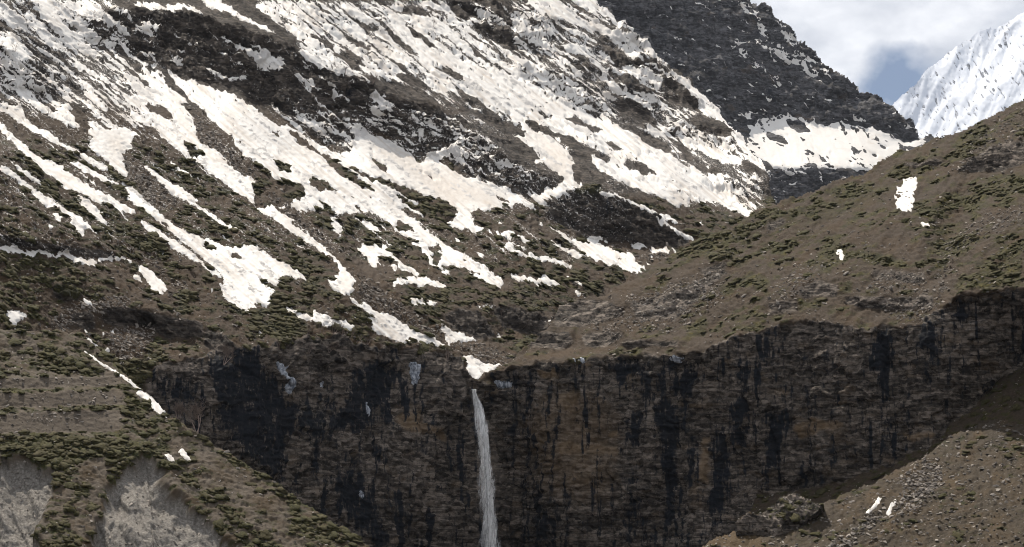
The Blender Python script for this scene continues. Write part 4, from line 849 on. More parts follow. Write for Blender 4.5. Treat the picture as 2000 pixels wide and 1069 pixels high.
ang.p += scar_d * 55 * (ss(UU - 295 - (VV - 900) * .05, -12, 12) - .5)
DE = depth_from_normals(ang.a, ang.p, (100, 652, 386))
PE = DIR * DE[..., None]
maskE = (VV > sil_e) & (UU < 860)
ampE = 2.6 * fbm(70, 34, 4, 30, 123) + 2.2 * fbm(14, 6, 4, 4, 124, .66)
ampE = ampE * (1 - scar_d) + scar_d * (-24 + 11 * fbm(120, 70, 4, 66, 125, .5) + 3.6 * cells(40, 16, 64, 254) + 1.8 * cells(14, 8, 60, 255) + .6 * fbm(9, 6, 3, 0, 126))
ampE = ampE * (1 - .6 * ter)
PE2 = relief(DE, PE, ampE)
vegE = .50 + .36 * fbm(30, 9, 4, 6, 127) + .16 * fbm(120, 60, 2, 20, 128)
paint(vegE, [('20', [0, 500, 150, 480, 500, 500, 800, 520, 840, 600, 700, 570, 600, 640, 440, 640, 220, 650, 100, 580, 0, 600])], .75, 5, 'max', 'any')
paint(vegE, [('20', [840, 480, 1000, 500, 1336, 690, 1620, 1069, 1500, 1069, 1300, 850, 1000, 640])], .45, 14, 'sub')
paint(vegE, [('20', [440, 600, 560, 600, 560, 760, 480, 760, 420, 700]), ('20', [360, 880, 500, 920, 470, 1020, 400, 1000])], .6, 6, 'sub', 'any')
vegE *= (1 - scar) * (1 - .92 * ter)
vegE = np.where((ter < .1) & (VV > 738) & (VV < 852) & (UU < 235), .55 + .4 * fbm(30, 4, 3, 0, 129), vegE)
dryE = .40 + .32 * fbm(50, 20, 3, 20, 130) + .3 * ss(UU - (VV - 700) * 1.0, 200, 420)
dryE *= (1 - scar) * (1 - .7 * ter)
attE = {'clay': scar, 'rock': zero(), 'veg': vegE, 'dry': dryE, 'ochre': zero(), 'stain': zero()}
M_fore = terrain_mat('left_hill_ground', ROCK, (.110, .092, .074), (.034, .035, .012), (.058, .040, .022), .8, .6, .35)
oE = grid_mesh('left_hill', PE2, maskE, M_fore, attE, skirt=((2, 14, -4), (0, 60, -50)))
tag(oE, 'terraced turf hill with bare grey clay scars below the left cliff', 'hill', None, 'structure')
snE = zero()
paint(snE, [('20', [430, 42, 440, 40, 520, 94, 600, 144, 680, 194, 740, 244, 800, 274, 850, 306, 878, 355, 835, 379, 800, 352, 788, 322, 748, 292, 708, 267, 728, 242, 660, 206, 580, 146, 500, 96]), ('20', [733, 203, 767, 208, 767, 244, 728, 228]), ('20', [848, 377, 885, 388, 870, 396]),
            ('20', [928, 565, 955, 546, 1003, 622, 970, 614]), ('20', [853, 577, 890, 587, 928, 628, 880, 614]), ('20', [150, 960, 160, 965, 155, 970])], 1, 1.4, 'max')
fE = snE - .5 + .2 * fbm(9, 4, 3, 40, 131)
lay_snow(fE, PE, PE2, maskE, M_snow_hill, .3 + .35 * fbm(14, 6, 3, 40, 170), [(305, 790, 'snow strip widening to a ragged foot on the terraced hill crest'), (362, 890, 'small slanting snow patch on turf right of the clay scar'), (333, 895, 'thin short snow sliver on turf at the clay scar rim')], 'tiny snow remnant on the terraced hill', hi=2.0, k=9)

# ================================================================== right front slope
ang = Angles(29, -38)
ang.p += 9 * fbm(140, 100, 3, 30, 140); ang.a += 4 * fbm(120, 80, 3, 0, 141)
ang.put(ss(VV - sil_f, 26, 0), 16, -30)
DF = depth_from_normals(ang.a, ang.p, (1900, 850, 425))
PF = DIR * DF[..., None]
maskF = (VV > sil_f) & (UU > 1340)
PF2 = relief(DF, PF, 2.6 * fbm(60, 26, 4, 150, 142) + 2.4 * fbm(13, 5.5, 4, -20, 143, .66))
vegF = .26 + .24 * fbm(22, 8, 4, -10, 144) + .14 * fbm(100, 60, 2, 0, 145)
paint(vegF, [('23', [100, 1069, 130, 1020, 200, 960, 260, 950, 210, 1030, 180, 1080])], .5, 8)
dryF = .32 + .3 * fbm(50, 24, 3, -20, 146)
paint(dryF, [('22', [880, 1069, 1000, 1020, 1160, 950, 1200, 1000, 1300, 1020, 1345, 1060, 1345, 1120, 880, 1120])], .95, 5)
attF = {'rock': zero(), 'veg': vegF, 'dry': dryF, 'ochre': zero(), 'stain': zero()}
oF = grid_mesh('right_front_slope', PF2, maskF, M_front, attF, skirt=((-2, 14, -4), (0, 40, -40)))
tag(oF, 'stony grassy slope with scattered shrubs in front of the cliff', 'hill', None, 'structure')
snF = zero()
paint(snF, [('23', [575, 808, 597, 820, 560, 862, 520, 899, 502, 892, 540, 860]), ('23', [660, 818, 678, 830, 650, 862, 637, 898, 612, 892, 630, 860])], 1, 1.4)
fF = snF - .5 + .26 * fbm(7, 4, 3, 0, 147)
lay_snow(fF, PF, PF2, maskF, M_snow_hill, .3 + .35 * fbm(14, 6, 3, 40, 170), [(1705, 985, 'thin crooked snow streak on the stony slope below the cliff'), (1737, 995, 'short snow streak beside the slabs on the stony slope')], 'tiny snow remnant on the stony slope', hi=2.0, k=9)

# ================================================================== valley floor
bm_v = np.array([[-4400, -140, -9], [8400, -140, -9], [8400, 21900, -9], [-4400, 21900, -9]], float)
gr = mesh_obj('ground', bm_v, [[0, 1, 2, 3]], M_front)
tag(gr, None, None, None, 'structure')

# ================================================================== rock outcrop on the right front slope
OUT = [1435, 1021, 1440, 1016, 1462, 1001, 1470, 1000, 1477, 1006, 1490, 1000, 1510, 985, 1525, 971, 1545, 966, 1562, 965, 1588, 981, 1610, 986, 1600, 1000, 1572, 1022, 1552, 1036, 1546, 1042, 1513, 1049, 1470, 1044, 1438, 1047]
ang = Angles(80, 24)
ang.p += 40 * fbm(60, 26, 3, 88, 150)
facetop = interp_line([1430, 1024, 1440, 1018, 1462, 1004, 1475, 1006, 1490, 1014, 1530, 1012, 1556, 1016, 1580, 1014, 1620, 1000], UU) + 4 * fbm(18, 1e6, 2, 0, 151)
top = ss(facetop - VV, -3, 4)
ang.put(top, 37, 0)
jj, ii = int((1040 - V0) / G), int((1500 - U0) / G)
DK_ = depth_from_normals(ang.a, ang.p, (1445, 1044, float(DF[int((1048 - V0) / G), int((1445 - U0) / G)]) - .4))
PK = DIR * DK_[..., None]
maskK = raster(P_(OUT), 'left') if False else raster(P_(OUT))
PK2 = relief(DK_, PK, 2.4 * fbm(30, 18, 5, 80, 152, .6) + 3.0 * cells(22, 16, 5, 251) + 1.8 * cells(9, 6, 0, 252))
attK = {'rock': zero() + 1 - .35 * top, 'veg': top * (.36 + .3 * fbm(14, 8, 3, 0, 154)), 'dry': top * ss(UU, 1490, 1475) * .8, 'ochre': zero() + .2, 'stain': .2 + .3 * fbm(40, 8, 3, 90, 155)}
oK = grid_mesh('rock_outcrop', PK2, maskK, M_front, attK, skirt=((1, 6, -1), (1, 10, -6)))
tag(oK, 'dark rock outcrop with a flat mossy shoulder at the tan slope', 'rock outcrop')

# ================================================================== scattered shrubs and stones
LAYERS = {'A': (maskA, PA2), 'B': (maskB, PB2), 'C': (maskC, PC2), 'D': (maskD, PD2), 'E': (maskE, PE2), 'F': (maskF, PF2), 'K': (maskK, PK2)}
TOPM = np.zeros((H_, W_), '<U1')
for k in 'ABCDEFK':
    TOPM[LAYERS[k][0]] = k
LNORM = {k: grid_normals(p) for k, p in (('C', PC), ('D', PD), ('E', PE), ('F', PF), ('K', PK))}
SNOWY = {'C': fC > -.06, 'D': fD > -.06, 'E': fE > -.06, 'F': fF > -.06}
def ico(sub=0):
    t = (1 + 5 ** .5) / 2
    v = np.array([(-1, t, 0), (1, t, 0), (-1, -t, 0), (1, -t, 0), (0, -1, t), (0, 1, t), (0, -1, -t), (0, 1, -t), (t, 0, -1), (t, 0, 1), (-t, 0, -1), (-t, 0, 1)], float)
    v /= np.linalg.norm(v[0])
    f = [(0, 11, 5), (0, 5, 1), (0, 1, 7), (0, 7, 10), (0, 10, 11), (1, 5, 9), (5, 11, 4), (11, 10, 2), (10, 7, 6), (7, 1, 8), (3, 9, 4), (3, 4, 2), (3, 2, 6), (3, 6, 8), (3, 8, 9), (4, 9, 5), (2, 4, 11), (6, 2, 10), (8, 6, 7), (9, 8, 1)]
    for _ in range(sub):
        v = list(map(tuple, v)); c = {}; g = []
        def mid(a, b):
            k = (min(a, b), max(a, b))
            if k not in c:
                m = (np.array(v[a]) + np.array(v[b])); m /= np.linalg.norm(m); v.append(tuple(m)); c[k] = len(v) - 1
            return c[k]
        for a, b, d in f:
            x, y, z = mid(a, b), mid(b, d), mid(d, a); g += [(a, x, z), (b, y, x), (d, z, y), (x, y, z)]
        f = g; v = np.array(v)
    return np.array(v), np.array(f)
IV1, IF1 = ico(1); IV0, IF0 = ico(0)
IF1 = np.array([f for f in IF1 if IV1[f, 2].max() > -.1])
IF0 = np.array([f for f in IF0 if IV0[f, 2].max() > .0])
def shrub_shape(r):
    v = IV1 * (1 + .30 * r.standard_normal((len(IV1), 1)))
    v[:, 2] = np.where(v[:, 2] < 0, v[:, 2] * .4, v[:, 2])
    return v
def stone_shape(r):
    v = IV0 * (1 + .28 * r.standard_normal((12, 1)))
    return v * np.array([1, .8, .6]) * (1 + .2 * r.standard_normal(3))
SHRUBS = [shrub_shape(rng) for _ in range(7)]
STONES = [stone_shape(rng) for _ in range(9)]
SMALL = [IV0 * (1 + .25 * rng.standard_normal((12, 1))) for _ in range(6)]
def pick(layer, weight, n):
    w = np.where((TOPM == layer), np.maximum(weight, 0), 0).astype(float)
    if layer in SNOWY: w[SNOWY[layer]] = 0
    w[(UU < -60) | (UU > 2060) | (VV < -30) | (VV > 1110)] = 0
    c = np.cumsum(w.ravel()); 
    if c[-1] <= 0: return np.zeros((0, 3)), np.zeros(0), None
    k = np.searchsorted(c, rng.random(n) * c[-1])
    P = LAYERS[layer][1].reshape(-1, 3)[k]
    P = P + (rng.random((n, 3)) - .5) * (np.linalg.norm(P, axis=1, keepdims=True) / FPX * 2)
    return P, np.linalg.norm(P, axis=1) / FPX, LNORM[layer].reshape(-1, 3)[k]
def tilt_frames(nrm, yaw, jit):
    n = nrm + jit * rng.standard_normal(nrm.shape) + np.array([0, 0, .25])
    n /= np.linalg.norm(n, axis=1, keepdims=True)
    t = np.stack([np.cos(yaw), np.sin(yaw), np.zeros(len(yaw))], 1)
    t -= n * (t * n).sum(1, keepdims=True); t /= np.linalg.norm(t, axis=1, keepdims=True)
    return np.stack([t, np.cross(n, t), n], -1)
def merged(name, shapes, faces, P, S, Rm, mat, label, cat, smooth, sink):
    V, T, tint = [], [], []; base = 0
    which = rng.integers(0, len(shapes), len(P))
    for q in range(len(shapes)):
        m = which == q
        if not m.any(): continue
        n = m.sum()
        v = np.einsum('nij,nvj->nvi', Rm[m], (shapes[q] + np.array([0, 0, sink]))[None] * S[m][:, None, :]) + P[m][:, None, :]
        nv = shapes[q].shape[0]
        V.append(v.reshape(-1, 3)); T.append((faces[None] + (np.arange(n) * nv)[:, None, None] + base).reshape(-1, 3)); tint.append(np.repeat(rng.random(n), nv)); base += n * nv
    o = mesh_obj(name, np.concatenate(V), None, mat, tris=np.concatenate(T), smooth=smooth, attrs={'tint': np.concatenate(tint)})
    return tag(o, label, cat, None, 'stuff')
def single(lay, name, shapes, meshes, P, S, Rm, mat, label, cat, group, sink):
    for k in range(len(P)):
        q = int(rng.integers(0, len(meshes)))
        o = bpy.data.objects.new(name, meshes[q]); col.objects.link(o)
        o.location = P[k] + Rm[k][:, 2] * S[k, 2] * sink; o.scale = S[k]; o.rotation_euler = Matrix(Rm[k].tolist()).to_euler()
        tag(o, label + ' ' + whereabouts(lay, P[k]), cat, group)
def shrub_mat():
    m, t, b = newmat('juniper')
    n = tex(t, 3.0, 5, .7); a = attr(t, 'tint')
    c = ramp(t, n, [(.35, (.022, .021, .009)), (.55, (.052, .050, .018)), (.72, (.098, .090, .034))])
    c = mix(t, math_(t, 'MULTIPLY', a, .6), c, mix(t, n, (.030, .024, .012), (.095, .074, .038)))
    t.links.new(c, b.inputs['Base Color'])
    bp = N(t, 'ShaderNodeBump'); bp.inputs['Strength'].default_value = .8; bp.inputs['Distance'].default_value = .3
    t.links.new(n, bp.inputs['Height']); t.links.new(bp.outputs[0], b.inputs['Normal'])
    return m
def stone_mat():
    m, t, b = newmat('stone')
    n = tex(t, 2.0, 5, .7); a = attr(t, 'tint')
    c = mix(t, a, (.055, .048, .042), (.36, .32, .28))
    c = mix(t, math_(t, 'MULTIPLY', n, .35), c, (.08, .07, .06))
    t.links.new(c, b.inputs['Base Color'])
    return m
M_shrub, M_stone = shrub_mat(), stone_mat()
def variant_meshes(name, shapes, faces, mat, smooth, tints):
    r = []
    for q, v in enumerate(shapes):
        o = mesh_obj(name, v, None, mat, tris=faces, smooth=smooth, attrs={'tint': np.full(len(v), tints[q % len(tints)])})
        r.append(o.data); bpy.data.objects.remove(o)
    return r
ME_SHRUB = variant_meshes('juniper_shrub', SHRUBS, IF1, M_shrub, True, [.1, .35, .2, .6, .0, .3, .8])
ME_STONE = variant_meshes('boulder', STONES, IF0, M_stone, False, [.9, .6, .4, .75, .2, .55, .95, .3, .7])
def to_px(p):
    d = p @ FW
    return 1000 + FPX * p[0] / d, 534.5 - FPX * (p @ UP) / d
def whereabouts(layer, p):
    u, v = to_px(np.asarray(p))
    if layer == 'C':
        if v > 590 and u > 300: return 'just above the left cliff top' if u < 860 else 'beside the notch of the waterfall'
        if u > 950: return 'by the stream gully above the waterfall'
        if v > 520 and u < 300: return 'below the low rock band'
        if abs(u - 480) < 160 and v > 380: return 'beside the wedge shaped snow tongue'
        return 'among the middle snow streaks' if u > 560 else 'between the slender snow streaks under the rock wall'
    if layer == 'D':
        if math.hypot(u - 1768, v - 390) < 110: return 'near the large lone snow patch'
        if v - np.interp(u, SIL_D[::2], SIL_D[1::2]) < 45: return 'along the hill crest'
        r = np.interp(u, RIM_D[::2], RIM_D[1::2])
        if v > r + 60: return 'at the shaded foot of the cliff'
        if v > r - 70: return 'close to the cliff rim'
        return 'on the flank above the stream gully' if u < 1480 else 'around the rocks in mid slope'
    if layer == 'E':
        if v < 738: return 'above the terraces'
        if v < 855 and u < 250: return 'on the terrace steps'
        return 'between the two clay scars' if u < 200 else 'right beside the larger clay scar' if u < 400 else 'on the dry flank under the cliff'
    if math.hypot(u - 1720, v - 990) < 90: return 'near the two snow streaks'
    return 'along the slope crest' if v - np.interp(u, SIL_F[::2], SIL_F[1::2]) < 40 else 'low on the open slope'
def spread(kind, layer, weight, n, rmin, rmax, keep, label, group, mass_label, power=3.0):
    P, mpp, nr = pick(layer, weight, n)
    if not len(P): return
    r = (rmin + (rmax - rmin) * rng.random(len(P)) ** power) * mpp
    order = np.argsort(-r / mpp); P, r = P[order], r[order]
    Rm = tilt_frames(nr[order], rng.random(len(P)) * 6.283, .12 if kind == 'shrub' else .35)
    if kind == 'shrub':
        S = np.stack([r * (1 + .5 * rng.random(len(P))), r * (1 + .5 * rng.random(len(P))), r * (.30 + .22 * rng.random(len(P)))], 1)
        if keep: single(layer, 'juniper_shrub', SHRUBS, ME_SHRUB, P[:keep], S[:keep], Rm[:keep], M_shrub, label, 'shrub', group, .1)
        if len(P) > keep:
            cut = keep + int((len(P) - keep) * .4)
            merged('juniper_mats', SHRUBS, IF1, P[keep:cut], S[keep:cut], Rm[keep:cut], M_shrub, mass_label + ', larger clumps', 'shrubs', True, .1)
            merged('juniper_mats', SMALL, IF0, P[cut:], S[cut:], Rm[cut:], M_shrub, mass_label + ', small tufts', 'shrubs', True, .1)
    else:
        S = np.stack([r * (.7 + .8 * rng.random(len(P))), r * (.6 + .6 * rng.random(len(P))), r * (.5 + .4 * rng.random(len(P)))], 1)
        if keep: single(layer, 'boulder', STONES, ME_STONE, P[:keep], S[:keep], Rm[:keep], M_stone, label, 'boulder', group, .15)
        if len(P) > keep: merged('stones', STONES, IF0, P[keep:], S[keep:], Rm[keep:], M_stone, mass_label, 'stones', False, .15)
flatC = (1 - np.maximum(rockC, 0)) * (1 - wallC)
def pw(*polys):
    m = zero(); paint(m, list(polys), 1, 3, 'max', 'any'); return m
spread('shrub', 'C', np.clip(vegC - .42, 0, .3) * flatC * ss(VV, 190, 300), 7000, 1.4, 8.5, 90, 'low dark juniper shrub on the mountainside', 'juniper shrubs on the mountainside', 'dark juniper mats between the snow streaks')
spread('shrub', 'D', np.clip(vegD - .50, 0, .3) * (1 - wallD * (1 - apron)), 3000, 1.3, 7.5, 70, 'low olive shrub cushion on the right hill', 'shrubs on the right hill', 'olive shrub cushions dotted over the right hill')
spread('shrub', 'E', np.clip(vegE - .44, 0, .3), 3600, 1.4, 9.0, 80, 'low mossy juniper shrub on the left hill', 'shrubs on the terraced hill', 'mossy juniper mats on the terraced hill')
spread('shrub', 'F', np.clip(vegF - .34, 0, .25), 190, 2.0, 8.0, 55, 'low dark shrub on the stony slope', 'shrubs on the stony slope', 'small shrubs on the stony slope', 1.6)
spread('shrub', 'K', attK['veg'] + .02, 26, 2.5, 7.0, 0, None, None, 'small shrubs growing on the dark rock outcrop', 1.5)
scC = pw(*screeC)
spread('stone', 'C', (.12 + scC) * flatC * ss(VV, 120, 240) * (1 - .8 * np.clip(vegC * 1.5, 0, 1)), 13000, .8, 4.6, 60, 'pale boulder on the mountainside', 'boulders on the mountainside', 'grey scree stones on the mountainside', 5)
rkD = pw(('12', [600, 620, 900, 520, 1100, 480, 1100, 640, 900, 740, 640, 740]), ('12', [380, 740, 600, 680, 900, 760, 800, 800, 420, 790]), ('13', [860, 620, 900, 380, 960, 280, 1100, 200, 1336, 130, 1336, 220, 1100, 300, 980, 400, 920, 640]), ('13', [-10, 640, 60, 520, 180, 440, 300, 440, 250, 560, 60, 650]), ('13', [500, 540, 640, 480, 840, 500, 830, 600, 560, 600]), ('13', [580, 640, 900, 610, 880, 740, 800, 740, 640, 720]), ('03', [930, 920, 1000, 860, 1060, 720, 1336, 560, 1336, 740, 1100, 780, 1060, 900]))
spread('stone', 'D', (.2 + 2.2 * rkD) * (1 - wallD * (1 - .7 * apron)), 9500, .8, 4.4, 60, 'pale boulder on the right hill', 'boulders on the right hill', 'pale stones strewn over the right hill', 5)
spread('stone', 'E', (.25 * (1 - scar) + .8 * scar + .5 * ter), 4500, .6, 4.0, 30, 'grey boulder on the left hill', 'boulders on the terraced hill', 'grey stones on the terraces and clay scars', 5)
rkF = pw(('23', [690, 700, 800, 640, 900, 620, 920, 700, 860, 800, 760, 880, 640, 900, 700, 800]), ('23', [300, 1069, 420, 980, 520, 900, 600, 900, 460, 1020, 400, 1069]))
spread('stone', 'F', .3 + rkF * 1.8, 6500, .7, 5.5, 60, 'pale angular boulder on the stony slope', 'boulders on the stony slope', 'pale stones on the slope before the cliff', 4)
spread('stone', 'K', top + .1, 200, .8, 3.5, 0, None, None, 'loose pale stones on top of the dark outcrop', 3)

# ================================================================== waterfall
def px_point(u, v, D): return rays(u, v) * D
def surf(layer, u, v):
    j = int(np.clip(round((v - V0) / G), 0, H_ - 1)); i = int(np.clip(round((u - U0) / G), 0, W_ - 1))
    return LAYERS[layer][1][j, i]
fall = [(738, 928, 3.0), (757, 926.5, 3.0), (768, 927, 3.5), (778, 930, 5), (795, 936, 8), (815, 940, 9), (840, 943.5, 9.5), (870, 946.5, 10), (900, 949, 10.5), (940, 951.5, 11), (980, 954, 12), (1030, 957, 14), (1075, 959, 16), (1160, 961, 20)]
fv, fu, fw = (np.array(x, float) for x in zip(*fall))
def fall_mat(name, lo, hi, a0):
    m, t, b = newmat(name)
    n = tex(t, .9, 7, .72, (2.0, 2.0, .42), .9); f = tex(t, 2.4, 5, .7, (1.4, 1.4, .7))
    dens = math_(t, 'ADD', attr(t, 'dens'), math_(t, 'MULTIPLY', math_(t, 'SUBTRACT', n, .5), 2.6))
    c = ramp(t, math_(t, 'ADD', math_(t, 'MULTIPLY', n, .6), math_(t, 'MULTIPLY', f, .4)), [(.38, lo), (.60, hi)])
    t.links.new(c, b.inputs['Base Color'])
    b.inputs['Roughness'].default_value = .5
    t.links.new(math_(t, 'MULTIPLY', math_(t, 'ADD', dens, a0), 1.0, clamp=True), b.inputs['Alpha'])
    return m
M_fall = fall_mat('falling_water', (.72, .73, .74), (.97, .97, .97), -.02)
M_spray = fall_mat('water_spray', (.7, .72, .74), (.9, .9, .92), -.4)
wf = bpy.data.objects.new('waterfall', None); col.objects.link(wf)
base = px_point(960, 1150, 481.0); wf.location = base
tag(wf, 'thin white waterfall plunging down the dark cliff from the notch', 'waterfall')
def fall_sheet(name, wscale, shift, depth, mat, seed, bulge):
    n, k = 110, 13
    vs_ = np.linspace(760, 1155, n); V = []; dens = []
    for j, v in enumerate(vs_):
        w = np.interp(v, fv, fw) * wscale; u0 = np.interp(v, fv, fu) + shift
        D = depth - 2.2 * ss(v, 770, 860)
        for i in range(k):
            x = -1 + 2 * i / (k - 1)
            uu = u0 + x * w * (1 + .16 * math.sin(v / 23.0 + seed) * ss(v, 800, 900)) + (1.2 + 1.4 * ss(v, 850, 1050)) * math.sin(v / 9.0 + i * 1.7 + seed)
            p = px_point(uu, v, D - bulge * (1 - x * x) + .25 * math.sin(v / 5.0 + i * 2.1))
            V.append(p - base); dens.append((1 - x * x) * 1.25 - .15)
    q = [[j * k + i, (j + 1) * k + i, (j + 1) * k + i + 1, j * k + i + 1] for j in range(n - 1) for i in range(k - 1)]
    return mesh_obj(name, V, q, mat, wf, attrs={'dens': dens})
wallmin = min(np.linalg.norm(surf('D', u, v)) / np.linalg.norm(rays(u, v)) for u in range(930, 980, 6) for v in range(760, 1150, 10))
wallminC = min(np.linalg.norm(surf('C', u, v)) / np.linalg.norm(rays(u, v)) for u in range(916, 960, 6) for v in range(760, 1150, 10))
FD = min(wallmin, wallminC) + 1.0
print('fall depth', wallmin, wallminC)
fall_sheet('water_column', 1.0, 0, FD, M_fall, 1, 1.1)
fall_sheet('spray_veil', 1.75, -2.5, FD + .6, M_spray, 4, .5)
fall_sheet('inner_stream', .5, 1.5, FD - .8, M_fall, 7, .6)

# ================================================================== ice hanging on the left cliff
def ice_mat():
    m, t, b = newmat('ice')
    n = tex(t, 1.2, 6, .7, (1.5, 1.5, .5))
    t.links.new(ramp(t, n, [(.42, (.10, .115, .14)), (.64, (.50, .52, .56))]), b.inputs['Base Color'])
    b.inputs['Roughness'].default_value = .35
    return m
M_ice = ice_mat()
nC, nD = grid_normals(PC2), grid_normals(PD2)
for tile, pts, lab, Pn, nn in [('21', [108, 83, 152, 108, 162, 160, 198, 190, 198, 232, 178, 278, 158, 240, 163, 195, 128, 150], 'crooked pale icefall hanging from the left cliff top', PC2, nC),
                     ('21', [803, 98, 858, 108, 858, 150, 842, 222, 824, 217, 812, 160], 'short wide ice curtain near the cliff edge by the waterfall', PC2, nC),
                     ('21', [342, 195, 362, 208, 361, 248, 345, 238], 'small ice smear between the two larger hanging ice sheets', PC2, nC),
                     ('21', [556, 275, 578, 360, 580, 435, 566, 380], 'long thin icicle on the black stained rock', PC2, nC),
                     ('21', [527, 777, 554, 788, 553, 823, 538, 812], 'small ice patch low on the left cliff', PC2, nC),
                     ('22', [830, 70, 880, 66, 878, 92, 842, 106, 826, 92], 'wet icy ledge gleaming at the right cliff rim', PD2, nD),
                     ('22', [300, 88, 385, 88, 384, 98, 310, 96], 'thin icy strip along the flat right cliff rim', PD2, nD),
                     ('21', [1215, 200, 1260, 195, 1330, 205, 1325, 225, 1260, 235, 1225, 225], 'icy rock ledge just right of the waterfall lip', PD2, nD)]:
    m = blur(raster(P_(pts, tile), 'left' if tile == '22' else None).astype(float), 1.4)
    f = m - .62 + .24 * fbm(18, 4, 3, 90, 160)
    pos = f > 0
    if not pos.any(): continue
    h = np.clip(f * 8, -2, 1.6) + 1.2
    mpp = np.linalg.norm(Pn, axis=-1) / FPX
    o = grid_mesh('ice_sheet', Pn + nn * (h * mpp)[..., None], dilate(pos, 1) & (maskC if Pn is PC2 else maskD), M_ice)
    tag(o, lab, 'ice', 'ice on the cliffs')

# ================================================================== bare birches and bushes
def wood_mat(name, c0, c1):
    m, t, b = newmat(name)
    t.links.new(mix(t, tex(t, 1.5, 4), c0, c1), b.inputs['Base Color'])
    return m
M_birch = wood_mat('birch_bark', (.20, .15, .135), (.34, .27, .24))
M_twig = wood_mat('bare_twigs', (.085, .066, .058), (.17, .135, .115))
def bare_plant(name, base, h, stems, spread_, label, cat, group, seed, thick=1.0, depth=3):
    r = random.Random(seed)
    root = bpy.data.objects.new(name, None); col.objects.link(root); root.location = base
    tag(root, label, cat, group)
    segs = {0: [], 1: []}
    def grow(p, d, L, w, lvl):
        n = 3
        for k in range(n):
            d2 = (d + Vector((r.uniform(-1, 1), r.uniform(-1, 1), r.uniform(-.4, .8))) * .22).normalized()
            q = p + d2 * (L / n); w2 = w * .78
            segs[0 if lvl == 0 else 1].append((p.copy(), q.copy(), w, w2)); p, d, w = q, d2, w2
            if lvl < depth and (k > 0 or lvl > 0):
                for _ in range(2 if lvl < 2 else 3):
                    s = Vector((r.uniform(-1, 1), r.uniform(-1, 1), r.uniform(-.1, .9))).normalized()
                    grow(p, (d * .55 + s * .75).normalized(), L * r.uniform(.38, .6), w * .62, lvl + 1)
    for s in range(stems):
        a = r.uniform(0, 6.283); t = spread_ * r.uniform(.2, 1)
        grow(Vector((math.cos(a) * h * .03, math.sin(a) * h * .03, -h * .06)), Vector((math.cos(a) * t, math.sin(a) * t, 1)).normalized(), h * r.uniform(.55, .75), h * .020 * thick, 0)
    for lvl, nm, mt in ((0, 'trunk', M_birch), (1, 'branches', M_twig)):
        if not segs[lvl]: continue
        V, T = [], []
        for p, q, w, w2 in segs[lvl]:
            d = (q - p).normalized(); a = d.orthogonal().normalized(); b = d.cross(a); o = len(V)
            for (c, ww) in ((p, w), (q, w2)):
                for k in range(3):
                    th = k * 2.0944; V.append(c + (a * math.cos(th) + b * math.sin(th)) * max(ww, h * .004))
            for k in range(3):
                k2 = (k + 1) % 3; T += [(o + k, o + k2, o + 3 + k2), (o + k, o + 3 + k2, o + 3 + k)]
        bo = mesh_obj(nm, np.array([tuple(v) for v in V]), None, mt, root, tris=np.array(T), smooth=False)
        if lvl: bo['kind'] = 'stuff'
    return root
birches = [('E', 349, 824, 40, 4, .35, 'bare pinkish birch with upright stems behind the terraced hill crest'), ('E', 384, 846, 56, 3, .55, 'bare spreading pale birch against the dark left cliff'),
           ('C', 868, 712, 30, 2, .25, 'white stemmed bare birch leaning at the cliff edge by the waterfall'), ('C', 430, 716, 38, 3, .6, 'bare bush hanging over the grey buttress of the left cliff'),
           ('C', 653, 146, 20, 2, .3, 'small lone birch on the snow above the rock wall'), ('C', 673, 149, 14, 2, .3, 'tiny bare tree beside the lone birch on the snow'), ('C', 728, 165, 20, 4, .6, 'bare reddish bush at the rock wall rim on the snow')]
for k, (ly, u, v, hp, st, spd, lab) in enumerate(birches):
    p = surf(ly, u, v); m = np.linalg.norm(p) / FPX
    bare_plant('bare_birch', Vector(p), hp * m, st, spd, lab, 'tree', None, 300 + k, 1.2)
bush_px = [(u, v, h) for u, v, h in [(470, 668, 18), (500, 660, 16), (545, 684, 20), (575, 672, 24), (592, 664, 26), (610, 660, 24), (628, 655, 28), (648, 655, 30), (664, 658, 28), (682, 664, 24), (700, 668, 22), (716, 676, 20), (742, 682, 24), (764, 684, 20), (782, 682, 18), (810, 686, 16), (838, 688, 16), (600, 690, 20), (640, 690, 22), (560, 706, 18)]]
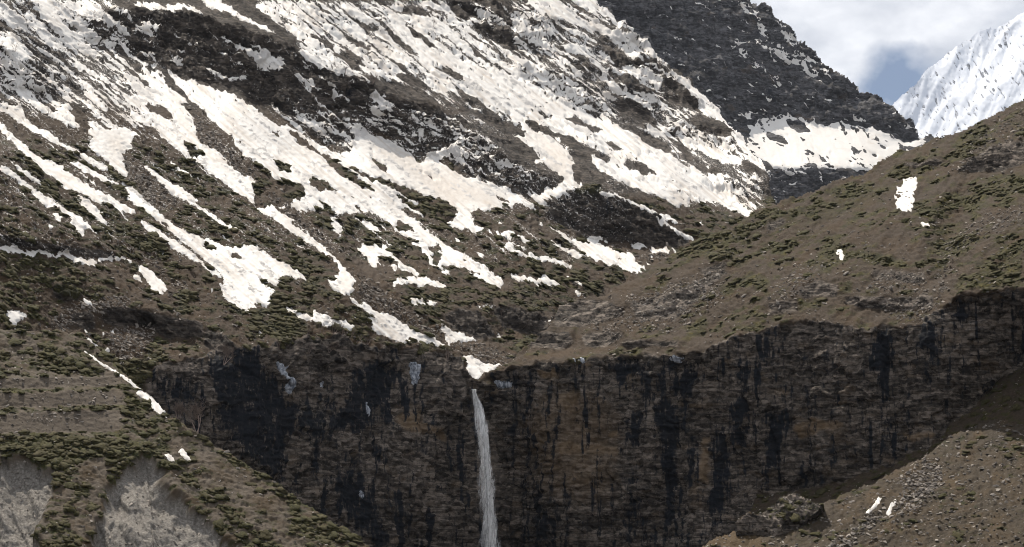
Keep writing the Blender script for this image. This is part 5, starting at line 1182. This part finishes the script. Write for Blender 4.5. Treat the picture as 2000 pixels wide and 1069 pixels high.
for k, (u, v, h) in enumerate(bush_px):
    p = surf('C', u, v); m = np.linalg.norm(p) / FPX
    bare_plant('bare_bush', Vector(p), h * m, 4, 1.1, 'leafless brown bush in the thicket along the left cliff top', 'bush', 'bare bushes along the left cliff top', 400 + k, .8, 2)
red_px = [(948, 585, 20), (962, 600, 18), (985, 615, 18), (1004, 605, 16), (1040, 600, 20), (1056, 598, 22), (1060, 620, 18), (930, 565, 16), (1190, 535, 16), (1205, 528, 14), (1020, 640, 18), (990, 650, 18)]
for k, (u, v, h) in enumerate(red_px):
    p = surf('C', u, v); m = np.linalg.norm(p) / FPX
    bare_plant('bare_bush', Vector(p), h * m, 4, 1.0, 'leafless reddish bush on the dark slopes above the waterfall', 'bush', 'bare bushes above the waterfall', 500 + k, .8, 2)
up_px = [(28, 102, 18), (95, 225, 18), (240, 205, 14), (180, 40, 16), (845, 55, 16), (500, 95, 14), (575, 90, 14), (850, 225, 16), (700, 95, 12)]
for k, (u, v, h) in enumerate(up_px):
    p = surf('C', u, v); m = np.linalg.norm(p) / FPX
    bare_plant('bare_bush', Vector(p), h * m, 4, .9, 'small leafless bush on the upper snow streaked mountainside', 'bush', 'bare bushes on the upper mountainside', 600 + k, .8, 2)

# ================================================================== the air between here and the far peak
hz = np.array([[x, y, z] for z in (-12, 5200) for y in (-150, 22000) for x in (-4500, 8500)], float)
hq = [[0, 2, 3, 1], [4, 5, 7, 6], [0, 1, 5, 4], [2, 6, 7, 3], [0, 4, 6, 2], [1, 3, 7, 5]]
m_hz = bpy.data.materials.new('haze'); m_hz.use_nodes = True
th = m_hz.node_tree; th.nodes.clear()
ho = N(th, 'ShaderNodeOutputMaterial'); pv = N(th, 'ShaderNodeVolumePrincipled')
pv.inputs['Color'].default_value = (.72, .82, 1.0, 1)
pv.inputs['Density'].default_value = 1.2e-5
pv.inputs['Anisotropy'].default_value = .2
th.links.new(pv.outputs[0], ho.inputs['Volume'])
ohz = mesh_obj('haze', hz, hq, m_hz, smooth=False)
tag(ohz, 'thin bluish mountain haze filling the valley air', 'haze', None, 'stuff')
